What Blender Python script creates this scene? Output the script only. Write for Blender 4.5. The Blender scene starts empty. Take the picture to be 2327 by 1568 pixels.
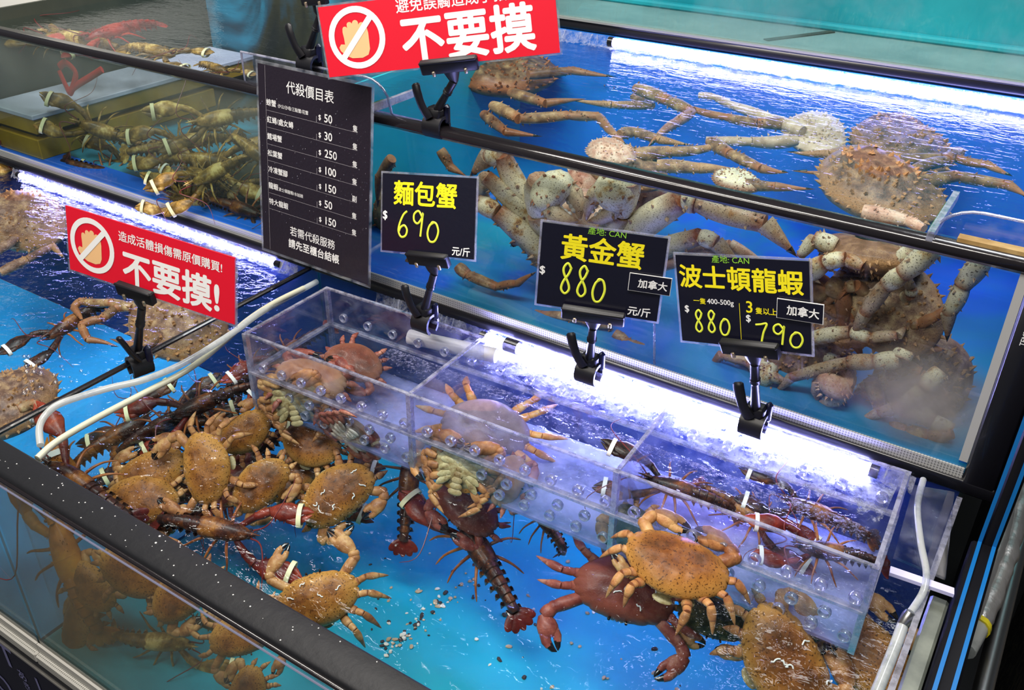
import bpy, math, random
from mathutils import Vector, Matrix, noise as mnoise

SC = bpy.context.scene
COL = SC.collection
V = Vector
R = math.radians

# ------------------------------------------------------------------ camera
FPX, PW, PH = 2085.859, 2327.0, 1568.0
CAM = V((0.6249052, -1.1415255, 1.5894632))
AX = V((0.83765156, 0.54613348, 0.00883669))      # image right in the world
AY = V((0.29012055, -0.43115872, -0.85436071))    # image down in the world
AZ = V((-0.46278497, 0.71822029, -0.51960532))    # view direction
cd = bpy.data.cameras.new('camera')
cd.sensor_width = 36.0
cd.lens = FPX / PW * 36.0
cd.clip_start = 0.05
cam = bpy.data.objects.new('camera', cd)
COL.objects.link(cam)
m3 = Matrix((AX, -AY, -AZ)).transposed()
cam.matrix_world = Matrix.Translation(CAM) @ m3.to_4x4()
SC.camera = cam

# ------------------------------------------------------------------ view, world, room lamps
SC.view_settings.view_transform = 'Standard'
SC.view_settings.look = 'None'
SC.view_settings.gamma = 1.0
SC.view_settings.use_curve_mapping = False
SC.view_settings.exposure = 0.0
SC.cycles.transparent_max_bounces = 36
SC.cycles.max_bounces = 7
SC.cycles.adaptive_threshold = 0.03
SC.cycles.diffuse_bounces = 3
SC.cycles.glossy_bounces = 3
SC.cycles.sample_clamp_indirect = 4.0
SC.cycles.caustics_reflective = False
SC.cycles.caustics_refractive = False
SC.cycles.use_denoising = True

w = bpy.data.worlds.new('room')
SC.world = w
w.use_nodes = True
bgn = w.node_tree.nodes['Background']
bgn.inputs[0].default_value = (0.75, 0.80, 0.90, 1)
bgn.inputs[1].default_value = 0.11


def area(name, loc, target, sx, sy, power, color):
    d = bpy.data.lights.new(name, 'AREA')
    d.shape = 'RECTANGLE'
    d.size, d.size_y = sx, sy
    d.energy = power
    d.color = color
    o = bpy.data.objects.new(name, d)
    COL.objects.link(o)
    o.location = loc
    o.rotation_euler = (V(target) - V(loc)).to_track_quat('-Z', 'Y').to_euler()
    o['label'] = 'unseen white lamp panel at ceiling height lighting the tanks'
    o['category'] = 'ceiling lamp'
    return o


area('unseen_ceiling_lamp', (0.1, -0.9, 3.0), (0.0, -0.2, 0.7), 1.6, 0.35, 54, (1.0, 0.94, 0.86))
area('unseen_ceiling_lamp', (-1.3, -0.4, 3.0), (-0.9, 0.2, 0.8), 1.2, 0.35, 36, (1.0, 0.95, 0.88))  # unseen lamp, there to brighten the upper left tank
area('unseen_ceiling_lamp', (0.7, 0.9, 3.0), (0.3, 0.3, 1.0), 1.4, 0.35, 24, (0.95, 0.97, 1.0))
area('unseen_ceiling_lamp', (-0.5, -2.3, 2.9), (-0.3, -0.4, 0.6), 1.6, 0.35, 40, (1.0, 0.93, 0.84))  # unseen lamp added to brighten the front glass and the cards


# ------------------------------------------------------------------ points in the place from points in the photograph
def ray(u, v):
    return (AX * ((u - PW / 2) / FPX) + AY * ((v - PH / 2) / FPX) + AZ).normalized()


def on(axis, val, u, v):
    d = ray(u, v)
    return CAM + d * ((val - CAM[axis]) / d[axis])


def onx(x, u, v): return on(0, x, u, v)
def ony(y, u, v): return on(1, y, u, v)
def onz(z, u, v): return on(2, z, u, v)


# ------------------------------------------------------------------ materials
def mat(name):
    m = bpy.data.materials.new(name)
    m.use_nodes = True
    nt = m.node_tree
    nt.nodes.clear()
    out = nt.nodes.new('ShaderNodeOutputMaterial')
    return m, nt, out


def N(nt, t, **kw):
    n = nt.nodes.new(t)
    for k, v in kw.items():
        if k.startswith('_'):
            setattr(n, k[1:], v)
        else:
            key = int(k[1:]) if k[0] == 'i' and k[1:].isdigit() else k.replace('_', ' ')
            s = n.inputs[key]
            if hasattr(v, 'is_linked') or isinstance(v, bpy.types.NodeSocket):
                nt.links.new(v, s)
            else:
                if isinstance(v, tuple) and len(v) == 3 and s.type == 'RGBA':
                    v = (*v, 1)
                s.default_value = v
    return n


def noise(nt, scale, detail=4, rough=.55, co=None, kind='Object', dist=0.0):
    tc = nt.nodes.new('ShaderNodeTexCoord')
    n = N(nt, 'ShaderNodeTexNoise', Scale=scale, Detail=detail, Roughness=rough, Distortion=dist)
    nt.links.new(co if co else tc.outputs[kind], n.inputs['Vector'])
    return n.outputs['Fac']


def ramp(nt, fac, stops):
    r = nt.nodes.new('ShaderNodeValToRGB')
    el = r.color_ramp.elements
    while len(el) > 1:
        el.remove(el[-1])
    for i, (p, c) in enumerate(stops):
        e = el[0] if i == 0 else el.new(p)
        e.position = p
        e.color = (*c, 1) if len(c) == 3 else c
    nt.links.new(fac, r.inputs[0])
    return r.outputs[0]


def mixc(nt, fac, a, b, mode='MIX'):
    n = nt.nodes.new('ShaderNodeMix')
    n.data_type = 'RGBA'
    n.blend_type = mode
    for s, v in ((n.inputs[0], fac), (n.inputs[6], a), (n.inputs[7], b)):
        if isinstance(v, bpy.types.NodeSocket):
            nt.links.new(v, s)
        else:
            s.default_value = (*v, 1) if isinstance(v, tuple) and len(v) == 3 else v
    return n.outputs[2]


def mth(nt, op, a, b=0.5, c=None):
    n = nt.nodes.new('ShaderNodeMath')
    n.operation = op
    for s, v in zip(n.inputs, (a, b, c)):
        if v is None:
            continue
        if isinstance(v, bpy.types.NodeSocket):
            nt.links.new(v, s)
        else:
            s.default_value = v
    return n.outputs[0]


def bump(nt, h, strength=.3, dist=.002):
    return N(nt, 'ShaderNodeBump', Height=h, Strength=strength, Distance=dist).outputs[0]


def simple(name, col, rough=.4, metal=0, coat=0, bumps=None, spec=.5):
    m, nt, out = mat(name)
    b = N(nt, 'ShaderNodeBsdfPrincipled', Base_Color=col, Roughness=rough, Metallic=metal, Coat_Weight=coat)
    b.inputs['Specular IOR Level'].default_value = spec
    if bumps:
        nt.links.new(bump(nt, noise(nt, bumps[0]), bumps[1]), b.inputs['Normal'])
    nt.links.new(b.outputs[0], out.inputs[0])
    return m


def shell(name, stops, scale, spot=None, edge=None, rough=.35, coat=.4, bscale=60, bstr=.35, hue=0.0, spot_scale=90, spot_at=.36):
    """Mottled shell: stops over object-space noise, dark specks, a paler or darker tint where the attribute w is 1."""
    m, nt, out = mat(name)
    f = noise(nt, scale, 5, .6)
    oi = nt.nodes.new('ShaderNodeObjectInfo')
    f = mth(nt, 'ADD', f, mth(nt, 'MULTIPLY_ADD', oi.outputs['Random'], .16, -.08))
    c = ramp(nt, f, stops)
    if edge:
        at = nt.nodes.new('ShaderNodeAttribute')
        at.attribute_name = 'w'
        jag = mth(nt, 'MULTIPLY', at.outputs['Fac'], mth(nt, 'MULTIPLY_ADD', noise(nt, scale * 3, 3), .8, .55))
        c = mixc(nt, jag, c, edge)
    if spot:
        s = ramp(nt, noise(nt, spot_scale, 2, .5), [(0, (1, 1, 1)), (spot_at - .03, (1, 1, 1)), (spot_at + .02, (0, 0, 0))])
        c = mixc(nt, mth(nt, 'MULTIPLY', s, .8), c, spot)
    b = N(nt, 'ShaderNodeBsdfPrincipled', Base_Color=c, Roughness=rough, Coat_Weight=coat * .2, Coat_Roughness=.15)
    b.inputs['Specular IOR Level'].default_value = .22
    nt.links.new(bump(nt, noise(nt, bscale, 4, .6), bstr, .0015), b.inputs['Normal'])
    nt.links.new(b.outputs[0], out.inputs[0])
    return m


def clear(name, tint=(.97, .985, 1.0), refl=.04, power=4.0, peak=.85, rough=.02, bumps=None, haze=None, gloss_col=(1, 1, 1)):
    """See-through sheet or water skin: straight transparency with a mirror layer that grows towards grazing.
    haze = (colour, amount, noise scale, axis gradient or None)"""
    m, nt, out = mat(name)
    nrm = None
    if bumps:
        hs = None
        for sc_, st_, stretch in bumps:
            tc = nt.nodes.new('ShaderNodeTexCoord')
            mp = N(nt, 'ShaderNodeMapping')
            mp.inputs['Scale'].default_value = stretch
            nt.links.new(tc.outputs['Object'], mp.inputs[0])
            n = mth(nt, 'MULTIPLY', noise(nt, sc_, 3, .55, mp.outputs[0], dist=.6), st_)
            hs = n if hs is None else mth(nt, 'ADD', hs, n)
        nrm = bump(nt, hs, 1.0, .02)
    lw = N(nt, 'ShaderNodeLayerWeight', Blend=.5)
    g = N(nt, 'ShaderNodeBsdfGlossy', Color=gloss_col, Roughness=rough)
    if nrm is not None:
        nt.links.new(nrm, lw.inputs['Normal'])
        nt.links.new(nrm, g.inputs['Normal'])
    t = N(nt, 'ShaderNodeBsdfTransparent', Color=tint)
    fac = mth(nt, 'MULTIPLY_ADD', mth(nt, 'POWER', lw.outputs['Facing'], power), peak, refl)
    mx = nt.nodes.new('ShaderNodeMixShader')
    nt.links.new(fac, mx.inputs[0])
    nt.links.new(t.outputs[0], mx.inputs[1])
    nt.links.new(g.outputs[0], mx.inputs[2])
    res = mx.outputs[0]
    if haze:
        col, amt, hsc, lo, hi, maskf = haze
        h = ramp(nt, noise(nt, hsc, 5, .6), [(lo, (0, 0, 0)), (hi, (1, 1, 1))])
        h = mth(nt, 'MULTIPLY', h, amt)
        if maskf:
            h = mth(nt, 'MULTIPLY', h, maskf(nt))
        d = N(nt, 'ShaderNodeBsdfDiffuse', Color=col)
        tl = N(nt, 'ShaderNodeBsdfTranslucent', Color=col)
        dm = nt.nodes.new('ShaderNodeMixShader')
        dm.inputs[0].default_value = .5
        nt.links.new(d.outputs[0], dm.inputs[1])
        nt.links.new(tl.outputs[0], dm.inputs[2])
        hm = nt.nodes.new('ShaderNodeMixShader')
        nt.links.new(h, hm.inputs[0])
        nt.links.new(res, hm.inputs[1])
        nt.links.new(dm.outputs[0], hm.inputs[2])
        res = hm.outputs[0]
    nt.links.new(res, out.inputs[0])
    return m


def span(axis, a, b):
    """Mask 0 at object coordinate a, 1 at b (stain that fades along a pane)."""
    def f(nt):
        tc = nt.nodes.new('ShaderNodeTexCoord')
        sx = nt.nodes.new('ShaderNodeSeparateXYZ')
        nt.links.new(tc.outputs['Object'], sx.inputs[0])
        mr = N(nt, 'ShaderNodeMapRange')
        mr.inputs[1].default_value, mr.inputs[2].default_value = a, b
        nt.links.new(sx.outputs[axis], mr.inputs[0])
        return mr.outputs[0]
    return f


def patch(cx, cz, rx, rz):
    """Mask 1 inside an oval patch of the pane (x, z of object space), 0 outside."""
    def f(nt):
        tc = nt.nodes.new('ShaderNodeTexCoord')
        mp = N(nt, 'ShaderNodeMapping')
        mp.inputs['Location'].default_value = (-cx / rx, 0, -cz / rz)
        mp.inputs['Scale'].default_value = (1 / rx, 0, 1 / rz)
        nt.links.new(tc.outputs['Object'], mp.inputs[0])
        ln = nt.nodes.new('ShaderNodeVectorMath')
        ln.operation = 'LENGTH'
        nt.links.new(mp.outputs[0], ln.inputs[0])
        mr = N(nt, 'ShaderNodeMapRange')
        mr.inputs[1].default_value, mr.inputs[2].default_value = 1.0, .35
        nt.links.new(ln.outputs['Value'], mr.inputs[0])
        return mr.outputs[0]
    return f


def emit(name, col, strength):
    m, nt, out = mat(name)
    e = N(nt, 'ShaderNodeEmission', Color=col, Strength=strength)
    nt.links.new(e.outputs[0], out.inputs[0])
    return m


def paint(name, c1, c2, scale=4, rough=.45, speck=None):
    m, nt, out = mat(name)
    c = ramp(nt, noise(nt, scale, 5, .6), [(.3, c1), (.7, c2)])
    if speck:
        s = ramp(nt, noise(nt, 140, 2), [(0, (1, 1, 1)), (.24, (1, 1, 1)), (.27, (0, 0, 0))])
        c = mixc(nt, s, c, speck)
    b = N(nt, 'ShaderNodeBsdfPrincipled', Base_Color=c, Roughness=rough)
    nt.links.new(b.outputs[0], out.inputs[0])
    return m


def foam_mat(name, col, lo, hi, scale, maskf=None, amt=1.0):
    """Broken white water: diffuse froth with holes where the noise is low."""
    m, nt, out = mat(name)
    tc = nt.nodes.new('ShaderNodeTexCoord')
    f = noise(nt, scale, 6, .75, tc.outputs['Object'])
    f2 = noise(nt, scale * 5, 4, .7, tc.outputs['Object'])
    f = mth(nt, 'ADD', mth(nt, 'MULTIPLY', f, .7), mth(nt, 'MULTIPLY', f2, .3))
    if maskf:
        f = mth(nt, 'ADD', f, mth(nt, 'MULTIPLY_ADD', maskf(nt), .5, -.5))
    a = mth(nt, 'MULTIPLY', ramp(nt, f, [(lo, (0, 0, 0)), (hi, (1, 1, 1))]), amt)
    d = N(nt, 'ShaderNodeBsdfDiffuse', Color=col)
    nt.links.new(bump(nt, f2, .8, .004), d.inputs['Normal'])
    tl = N(nt, 'ShaderNodeBsdfTranslucent', Color=col)
    dm = nt.nodes.new('ShaderNodeMixShader')
    dm.inputs[0].default_value = .45
    nt.links.new(d.outputs[0], dm.inputs[1])
    nt.links.new(tl.outputs[0], dm.inputs[2])
    t = N(nt, 'ShaderNodeBsdfTransparent')
    mx = nt.nodes.new('ShaderNodeMixShader')
    nt.links.new(a, mx.inputs[0])
    nt.links.new(t.outputs[0], mx.inputs[1])
    nt.links.new(dm.outputs[0], mx.inputs[2])
    nt.links.new(mx.outputs[0], out.inputs[0])
    return m


M = {}
M['black'] = simple('black_frame', (.006, .006, .009), .28, coat=.3)
M['rail'] = simple('wet_black_rail', (.012, .010, .012), .22, coat=.6, bumps=(40, .25))
M['frail'] = simple('rubber_black_rail', (.007, .0075, .010), .55, bumps=(60, .4))
M['plastic'] = simple('black_plastic', (.006, .006, .009), .42)
M['silver'] = simple('brushed_silver', (.62, .60, .56), .38, .7, bumps=(200, .1))
M['chrome'] = simple('dull_chrome', (.45, .45, .45), .28, 1.0)
M['foil'] = simple('crumpled_foil', (.62, .60, .58), .35, .8, bumps=(50, .9))
M['glass'] = clear('tank_glass', (.93, .975, .97))
M['acrylic'] = clear('clear_acrylic', (.93, .94, .985), .045, 3.0, .8, .03,
                     haze=((.80, .82, .95), .16, 30, .45, .8, None))
M['edge'] = clear('glow_acrylic_edge', (.72, .74, .88), .30, 2, .5, .15, haze=((.80, .80, .95), .5, 60, .3, .6, None))  # pale haze stands for light piped out at the sheet's edge
M['hose'] = clear('milky_hose', (.8, .85, .9), .12, 2, .6, .1, haze=((.85, .88, .85), .75, 20, .1, .5, None))
M['laminate'] = clear('clear_laminate', (.95, .95, .97), .08, 3, .7, .08, haze=((.8, .8, .85), .35, 40, .35, .7, None))
M['band'] = simple('cream_rubber', (.82, .76, .45), .5)
M['wband'] = simple('white_rubber', (.85, .83, .78), .5)
M['tip'] = simple('black_claw_tip', (.012, .010, .010), .2, coat=.5)
M['eye'] = simple('eye_black', (.005, .005, .006), .1)
M['red'] = simple('sign_red', (.72, .008, .028), .35)
M['white'] = simple('print_white', (.86, .86, .86), .4)
M['skin'] = simple('print_skin', (.86, .52, .25), .4)
M['cardblack'] = simple('card_black', (.006, .006, .016), .3, coat=.3, bumps=(120, .15))
M['menublack'] = simple('menu_black', (.018, .013, .022), .3, coat=.3, bumps=(150, .3))
M['yellow'] = simple('print_yellow', (.90, .78, .015), .4)
M['chalk'] = simple('marker_yellow', (.78, .86, .06), .4)
M['green'] = simple('marker_green', (.28, .62, .05), .4)
M['brass'] = simple('rivet_brass', (.75, .6, .42), .3, .9)
M['bluelitedge'] = simple('blue_lit_edge', (.006, .15, .46), .3, coat=.4)
M['matteblack'] = simple('matte_black_board', (.004, .004, .006), .5, spec=.12)
M['algae'] = simple('green_algae', (.03, .12, .01), .8)
M['redplastic'] = simple('red_strap', (.62, .03, .02), .4)
M['cyan'] = paint('cyan_tank_floor', (.001, .29, .43), (.006, .40, .53), 3, .5)
M['teal'] = paint('teal_tank_panel', (.01, .32, .40), (.03, .50, .58), 2.5, .5)
M['blue'] = paint('blue_tank_panel', (.008, .12, .56), (.016, .20, .72), 2.2, .5)
M['azure'] = paint('azure_tank_floor', (.01, .26, .62), (.03, .40, .78), 2.5, .5)
M['brightblue'] = paint('bright_blue_lining', (.01, .12, .80), (.02, .18, .9), 3, .5)
M['deep'] = paint('deep_blue_panel', (.004, .012, .10), (.01, .03, .20), 3, .5)
M['dusk'] = paint('dusky_tank_panel', (.03, .04, .03), (.08, .085, .06), 4, .6)
M['algaepanel'] = None


def patchy(name, stops, scale):
    m, nt, out = mat(name)
    c = ramp(nt, noise(nt, scale, 4, .6, dist=.8), stops)
    b = N(nt, 'ShaderNodeBsdfPrincipled', Base_Color=c, Roughness=.55)
    nt.links.new(b.outputs[0], out.inputs[0])
    return m


M['algaepanel'] = patchy('algae_stained_blue_panel', [(.34, (.02, .024, .022)), (.46, (.05, .05, .03)), (.54, (.04, .09, .13)), (.64, (.05, .30, .46))], 3.0)
M['greyledge'] = paint('grey_green_ledge', (.18, .28, .28), (.32, .44, .43), 5, .5)
M['ochre'] = paint('ochre_board', (.30, .16, .008), (.52, .32, .03), 9, .5)
M['lilac'] = paint('pale_ledge', (.50, .52, .68), (.66, .68, .84), 6, .5)
M['seal'] = simple('dotted_seal', (.50, .50, .47), .5)
M['navy'] = simple('navy_panel', (.012, .012, .028), .4)
M['lav'] = simple('lavender_print', (.22, .22, .42), .5)


def dotted(name, c1, c2, pitch):
    m, nt, out = mat(name)
    tc = nt.nodes.new('ShaderNodeTexCoord')
    v = N(nt, 'ShaderNodeTexVoronoi', Scale=1 / pitch, Randomness=0.0)
    nt.links.new(tc.outputs['Object'], v.inputs['Vector'])
    c = ramp(nt, v.outputs['Distance'], [(.30, c2), (.36, c1)])
    b = N(nt, 'ShaderNodeBsdfPrincipled', Base_Color=c, Roughness=.45)
    nt.links.new(b.outputs[0], out.inputs[0])
    return m


M['seal'] = dotted('dotted_seal', (.42, .42, .40), (.14, .14, .14), .004)
M['sealwhite'] = dotted('dotted_white_seal', (.55, .54, .50), (.2, .2, .18), .004)

WAT = (.90, .97, 1.0)
M['water'] = clear('water_skin', WAT, .02, 4.5, .8, .03, bumps=[(9, .5, (1, 1.6, 1)), (45, .16, (1, 1.5, 1))])
M['waterrough'] = clear('choppy_water_skin', WAT, .018, 4.5, .6, .04, bumps=[(10, .16, (1, 2.2, 1)), (46, .05, (1, 2, 1))])


# ------------------------------------------------------------------ mesh building
class MB:
    def __init__(self):
        self.v, self.f, self.m, self.w = [], [], [], []

    def add(self, vs, fs, m=0, w=0.0):
        o = len(self.v)
        self.v += [tuple(p) for p in vs]
        self.w += list(w) if isinstance(w, (list, tuple)) else [w] * len(vs)
        self.f += [tuple(i + o for i in f) for f in fs]
        self.m += [m] * len(fs)
        return self

    def box(self, lo, hi, m=0, rot=None, org=None):
        x0, y0, z0 = lo
        x1, y1, z1 = hi
        p = [V(q) for q in ((x0, y0, z0), (x1, y0, z0), (x1, y1, z0), (x0, y1, z0), (x0, y0, z1), (x1, y0, z1), (x1, y1, z1), (x0, y1, z1))]
        if rot:
            c = V(org) if org else sum(p, V()) / 8
            p = [c + rot @ (q - c) for q in p]
        return self.add(p, [(0, 3, 2, 1), (4, 5, 6, 7), (0, 1, 5, 4), (1, 2, 6, 5), (2, 3, 7, 6), (3, 0, 4, 7)], m)

    def rbox(self, lo, hi, b=.003, m=0):
        """Box with chamfered edges (octagonal in every section)."""
        lo, hi = V(lo), V(hi)
        c, h = (lo + hi) / 2, (hi - lo) / 2
        b = min(b, min(h) * .9)
        import itertools
        idx, pts = {}, []
        for sx, sy, sz in itertools.product((-1, 1), repeat=3):
            for ax in range(3):
                p = [sx * (h[0] - b), sy * (h[1] - b), sz * (h[2] - b)]
                p[ax] = (sx, sy, sz)[ax] * h[ax]
                idx[(sx, sy, sz, ax)] = len(pts)
                pts.append(c + V(p))
        fs = []
        for ax in range(3):
            o1, o2 = (ax + 1) % 3, (ax + 2) % 3
            for s in (-1, 1):
                q = []
                for a, bb in ((-1, -1), (1, -1), (1, 1), (-1, 1)):
                    t = [0, 0, 0]
                    t[ax], t[o1], t[o2] = s, a, bb
                    q.append(idx[(*t, ax)])
                fs.append(q if s > 0 else q[::-1])
            for a in (-1, 1):
                for bb in (-1, 1):
                    t0, t1 = [0, 0, 0], [0, 0, 0]
                    t0[o1] = t1[o1] = a
                    t0[o2] = t1[o2] = bb
                    t0[ax], t1[ax] = -1, 1
                    fs.append([idx[(*t0, o1)], idx[(*t1, o1)], idx[(*t1, o2)], idx[(*t0, o2)]])
        for s in itertools.product((-1, 1), repeat=3):
            fs.append([idx[(*s, 0)], idx[(*s, 1)], idx[(*s, 2)]])
        return self.add(pts, fs, m)

    def wall(self, a, b, z0, z1, t, m=0):
        """Upright sheet between two plan points."""
        a, b = V((a[0], a[1], 0)), V((b[0], b[1], 0))
        n = (b - a).normalized().cross(V((0, 0, 1))) * (t / 2)
        p = []
        for z in (z0, z1):
            for q in (a - n, b - n, b + n, a + n):
                p.append(V((q.x, q.y, z)))
        return self.add(p, [(0, 3, 2, 1), (4, 5, 6, 7), (0, 1, 5, 4), (1, 2, 6, 5), (2, 3, 7, 6), (3, 0, 4, 7)], m)

    def tube(self, pts, rad, n=10, m=0, flat=1.0, up=(0, 0, 1), caps=True, w=None, squash=None):
        pts = [V(p) for p in pts]
        k = len(pts)
        rad = rad if isinstance(rad, (list, tuple)) else [rad] * k
        vs, ws, fs = [], [], []
        prev = None
        for i, p in enumerate(pts):
            t = (pts[min(i + 1, k - 1)] - pts[max(i - 1, 0)]).normalized()
            if prev is None:
                u = V(up)
                if abs(u.normalized().dot(t)) > .95:
                    u = V((1, 0, 0)) if abs(t.x) < .9 else V((0, 1, 0))
                s = t.cross(u).normalized()
            else:
                s = (prev - t * prev.dot(t)).normalized()
            prev = s
            u = s.cross(t).normalized()
            for j in range(n):
                a = 2 * math.pi * j / n
                vs.append(p + s * (math.cos(a) * rad[i]) + u * (math.sin(a) * rad[i] * flat))
                ws.append(w(i / (k - 1), a) if w else 0.0)
        for i in range(k - 1):
            for j in range(n):
                fs.append((i * n + j, i * n + (j + 1) % n, (i + 1) * n + (j + 1) % n, (i + 1) * n + j))
        if caps:
            fs.append(tuple(range(n))[::-1])
            fs.append(tuple((k - 1) * n + j for j in range(n)))
        return self.add(vs, fs, m, ws)

    def ball(self, c, r, nu=14, nv=8, m=0, rot=None, w=0.0, lump=0.0, seed=0):
        c = V(c)
        r = V(r) if hasattr(r, '__len__') else V((r, r, r))
        vs, fs = [], []
        for i in range(nv + 1):
            th = math.pi * i / nv
            for j in range(nu):
                a = 2 * math.pi * j / nu
                d = V((math.sin(th) * math.cos(a), math.sin(th) * math.sin(a), math.cos(th)))
                k = 1 + (lump * mnoise.noise(d * 2.5 + V((seed, seed, seed))) if lump else 0)
                q = V((d.x * r.x, d.y * r.y, d.z * r.z)) * k
                vs.append(c + (rot @ q if rot else q))
        for i in range(nv):
            for j in range(nu):
                fs.append((i * nu + j, (i + 1) * nu + j, (i + 1) * nu + (j + 1) % nu, i * nu + (j + 1) % nu))
        return self.add(vs, fs, m, w)

    def cone(self, p, d, r, h, n=5, m=0, w=0.0):
        p, d = V(p), V(d).normalized()
        s = d.orthogonal().normalized()
        u = d.cross(s)
        vs = [p + s * (math.cos(2 * math.pi * j / n) * r) + u * (math.sin(2 * math.pi * j / n) * r) - d * r * .4 for j in range(n)] + [p + d * h]
        return self.add(vs, [(j, (j + 1) % n, n) for j in range(n)], m, w)

    def ring(self, c, ax, r, t, n=16, k=6, m=0, flat=1.0, wid=None):
        c, ax = V(c), V(ax).normalized()
        s = ax.orthogonal().normalized()
        u = ax.cross(s)
        vs, fs = [], []
        for i in range(n):
            a = 2 * math.pi * i / n
            d = s * math.cos(a) + u * math.sin(a) * flat
            for j in range(k):
                b = 2 * math.pi * j / k
                vs.append(c + d * (r + t * math.cos(b)) + ax * ((wid or t) * math.sin(b)))
        for i in range(n):
            for j in range(k):
                fs.append((i * k + j, ((i + 1) % n) * k + j, ((i + 1) % n) * k + (j + 1) % k, i * k + (j + 1) % k))
        return self.add(vs, fs, m)

    def poly(self, pts, m=0):
        return self.add(pts, [tuple(range(len(pts)))], m)

    def prism(self, pts, d, m=0):
        """Solid from a planar outline and a thickness vector."""
        k = len(pts)
        d = V(d)
        a = [V(p) for p in pts]
        return self.add(a + [p + d for p in a],
                        [tuple(range(k))[::-1], tuple(range(k, 2 * k))] + [(i, (i + 1) % k, k + (i + 1) % k, k + i) for i in range(k)], m)

    def mesh(self, name, mats, smooth=True):
        me = bpy.data.meshes.new(name)
        me.from_pydata(self.v, [], self.f)
        for x in (mats if isinstance(mats, (list, tuple)) else [mats]):
            me.materials.append(M[x] if isinstance(x, str) else x)
        for p, i in zip(me.polygons, self.m):
            p.material_index = i
            p.use_smooth = smooth
        if any(self.w):
            at = me.attributes.new('w', 'FLOAT', 'POINT')
            at.data.foreach_set('value', self.w)
        me.update()
        if smooth:
            try:
                me.set_sharp_from_angle(angle=R(50))
            except Exception:
                pass
        return me


def link(name, me, parent=None):
    o = bpy.data.objects.new(name, me)
    COL.objects.link(o)
    if parent:
        o.parent = parent
    return o


def obj(name, mb, mats, parent=None, smooth=True):
    return link(name, mb.mesh(name, mats, smooth), parent)


def tag(o, label, cat, group=None, kind=None):
    if label:
        o['label'] = label
    if cat:
        o['category'] = cat
    if group:
        o['group'] = group
    if kind:
        o['kind'] = kind
    return o


def thing(name, label, cat, loc=(0, 0, 0), rot=None, group=None, scale=1.0):
    o = bpy.data.objects.new(name, None)
    COL.objects.link(o)
    o.empty_display_size = .02
    mw = Matrix.Translation(V(loc))
    if rot is not None:
        mw = mw @ rot.to_4x4()
    o.matrix_world = mw @ Matrix.Scale(scale, 4)
    return tag(o, label, cat, group)


def struct(name, mb, mats, smooth=False):
    o = obj(name, mb, mats, None, smooth)
    o['kind'] = 'structure'
    return o


def smoothpts(p, k=6):
    p = [V(q) for q in p]
    out = []
    for i in range(len(p) - 1):
        a, b, c, d = p[max(i - 1, 0)], p[i], p[i + 1], p[min(i + 2, len(p) - 1)]
        for j in range(k):
            t = j / k
            out.append(.5 * ((2 * b) + (c - a) * t + (2 * a - 5 * b + 4 * c - d) * t * t + (3 * b - a - 3 * c + d) * t ** 3))
    out.append(p[-1])
    return out


def lerp(a, b, t): return a + (b - a) * t


def wobj(name, mb, mats, parent, smooth=False):
    """A part whose mesh is written in world coordinates."""
    o = link(name, mb.mesh(name, mats, smooth))
    o.parent = parent
    o.matrix_parent_inverse = parent.matrix_world.inverted()
    return o


# ------------------------------------------------------------------ the setting
rnd = random.Random(7)
b = MB().box((-4, -3, -.02), (4, 4, 0))
struct('floor', b, simple('dark_shop_floor', (.02, .022, .026), .5))
b = MB().box((-4, 3.0, 0), (4, 3.05, 3.3))
struct('wall_back', b, simple('shop_wall', (.12, .14, .15), .7))
b = MB().box((-4, -3, 3.3), (4, 4, 3.35))
struct('ceiling', b, simple('shop_ceiling', (.25, .25, .25), .8))

XD, XR, YF, RIM, WZ, FZ = -.572, .615, -.69, .79, .760, .39      # front row: divider, right glass, front glass, rim, water, tank floor
UB, UT, UW, UF, UY = .789, 1.124, 1.100, .815, .72               # upper row: base, rim, water, floor, back

front_haze = clear('hazy_front_glass', (.90, .95, .93), haze=((.42, .34, .20), .33, 3.0, .0, .6, span(0, .05, -.60)))
# --- front tank (crabs and lobsters)
t1 = thing('fish_tank', 'low front glass tank with black rail, cyan floor, brown crabs and banded lobsters', 'fish tank', (.02, -.35, 0))
wobj('tank_floor', MB().box((XD, YF, FZ - .03), (XR, .011, FZ)), 'cyan', t1)
wobj('back_panel', MB().box((XD, .012, FZ), (XR, .03, UB - .002)), 'deep', t1)
wobj('front_pane', MB().box((XD, YF - .006, .345), (XR, YF, RIM - .006)), front_haze, t1)
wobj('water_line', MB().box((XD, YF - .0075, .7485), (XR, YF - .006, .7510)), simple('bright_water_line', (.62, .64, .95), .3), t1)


def front_edge(x0, x1, t):
    wobj('front_rail', MB().rbox((x0, -.702, RIM - .019), (x1, -.656, RIM), .004), 'frail', t, True)
    wobj('rail_bead', MB().tube([(x0, -.7035, .778), (x1, -.7035, .778)], .0035, 8), 'rail', t, True)
    b = MB().box((x0, -.700, .368), (x1, YF - .006, .386), 0).rbox((x0, -.708, .346), (x1, YF - .006, .368), .003, 1)
    wobj('seal_strip', b, ['sealwhite', 'sealwhite'], t)


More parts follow.
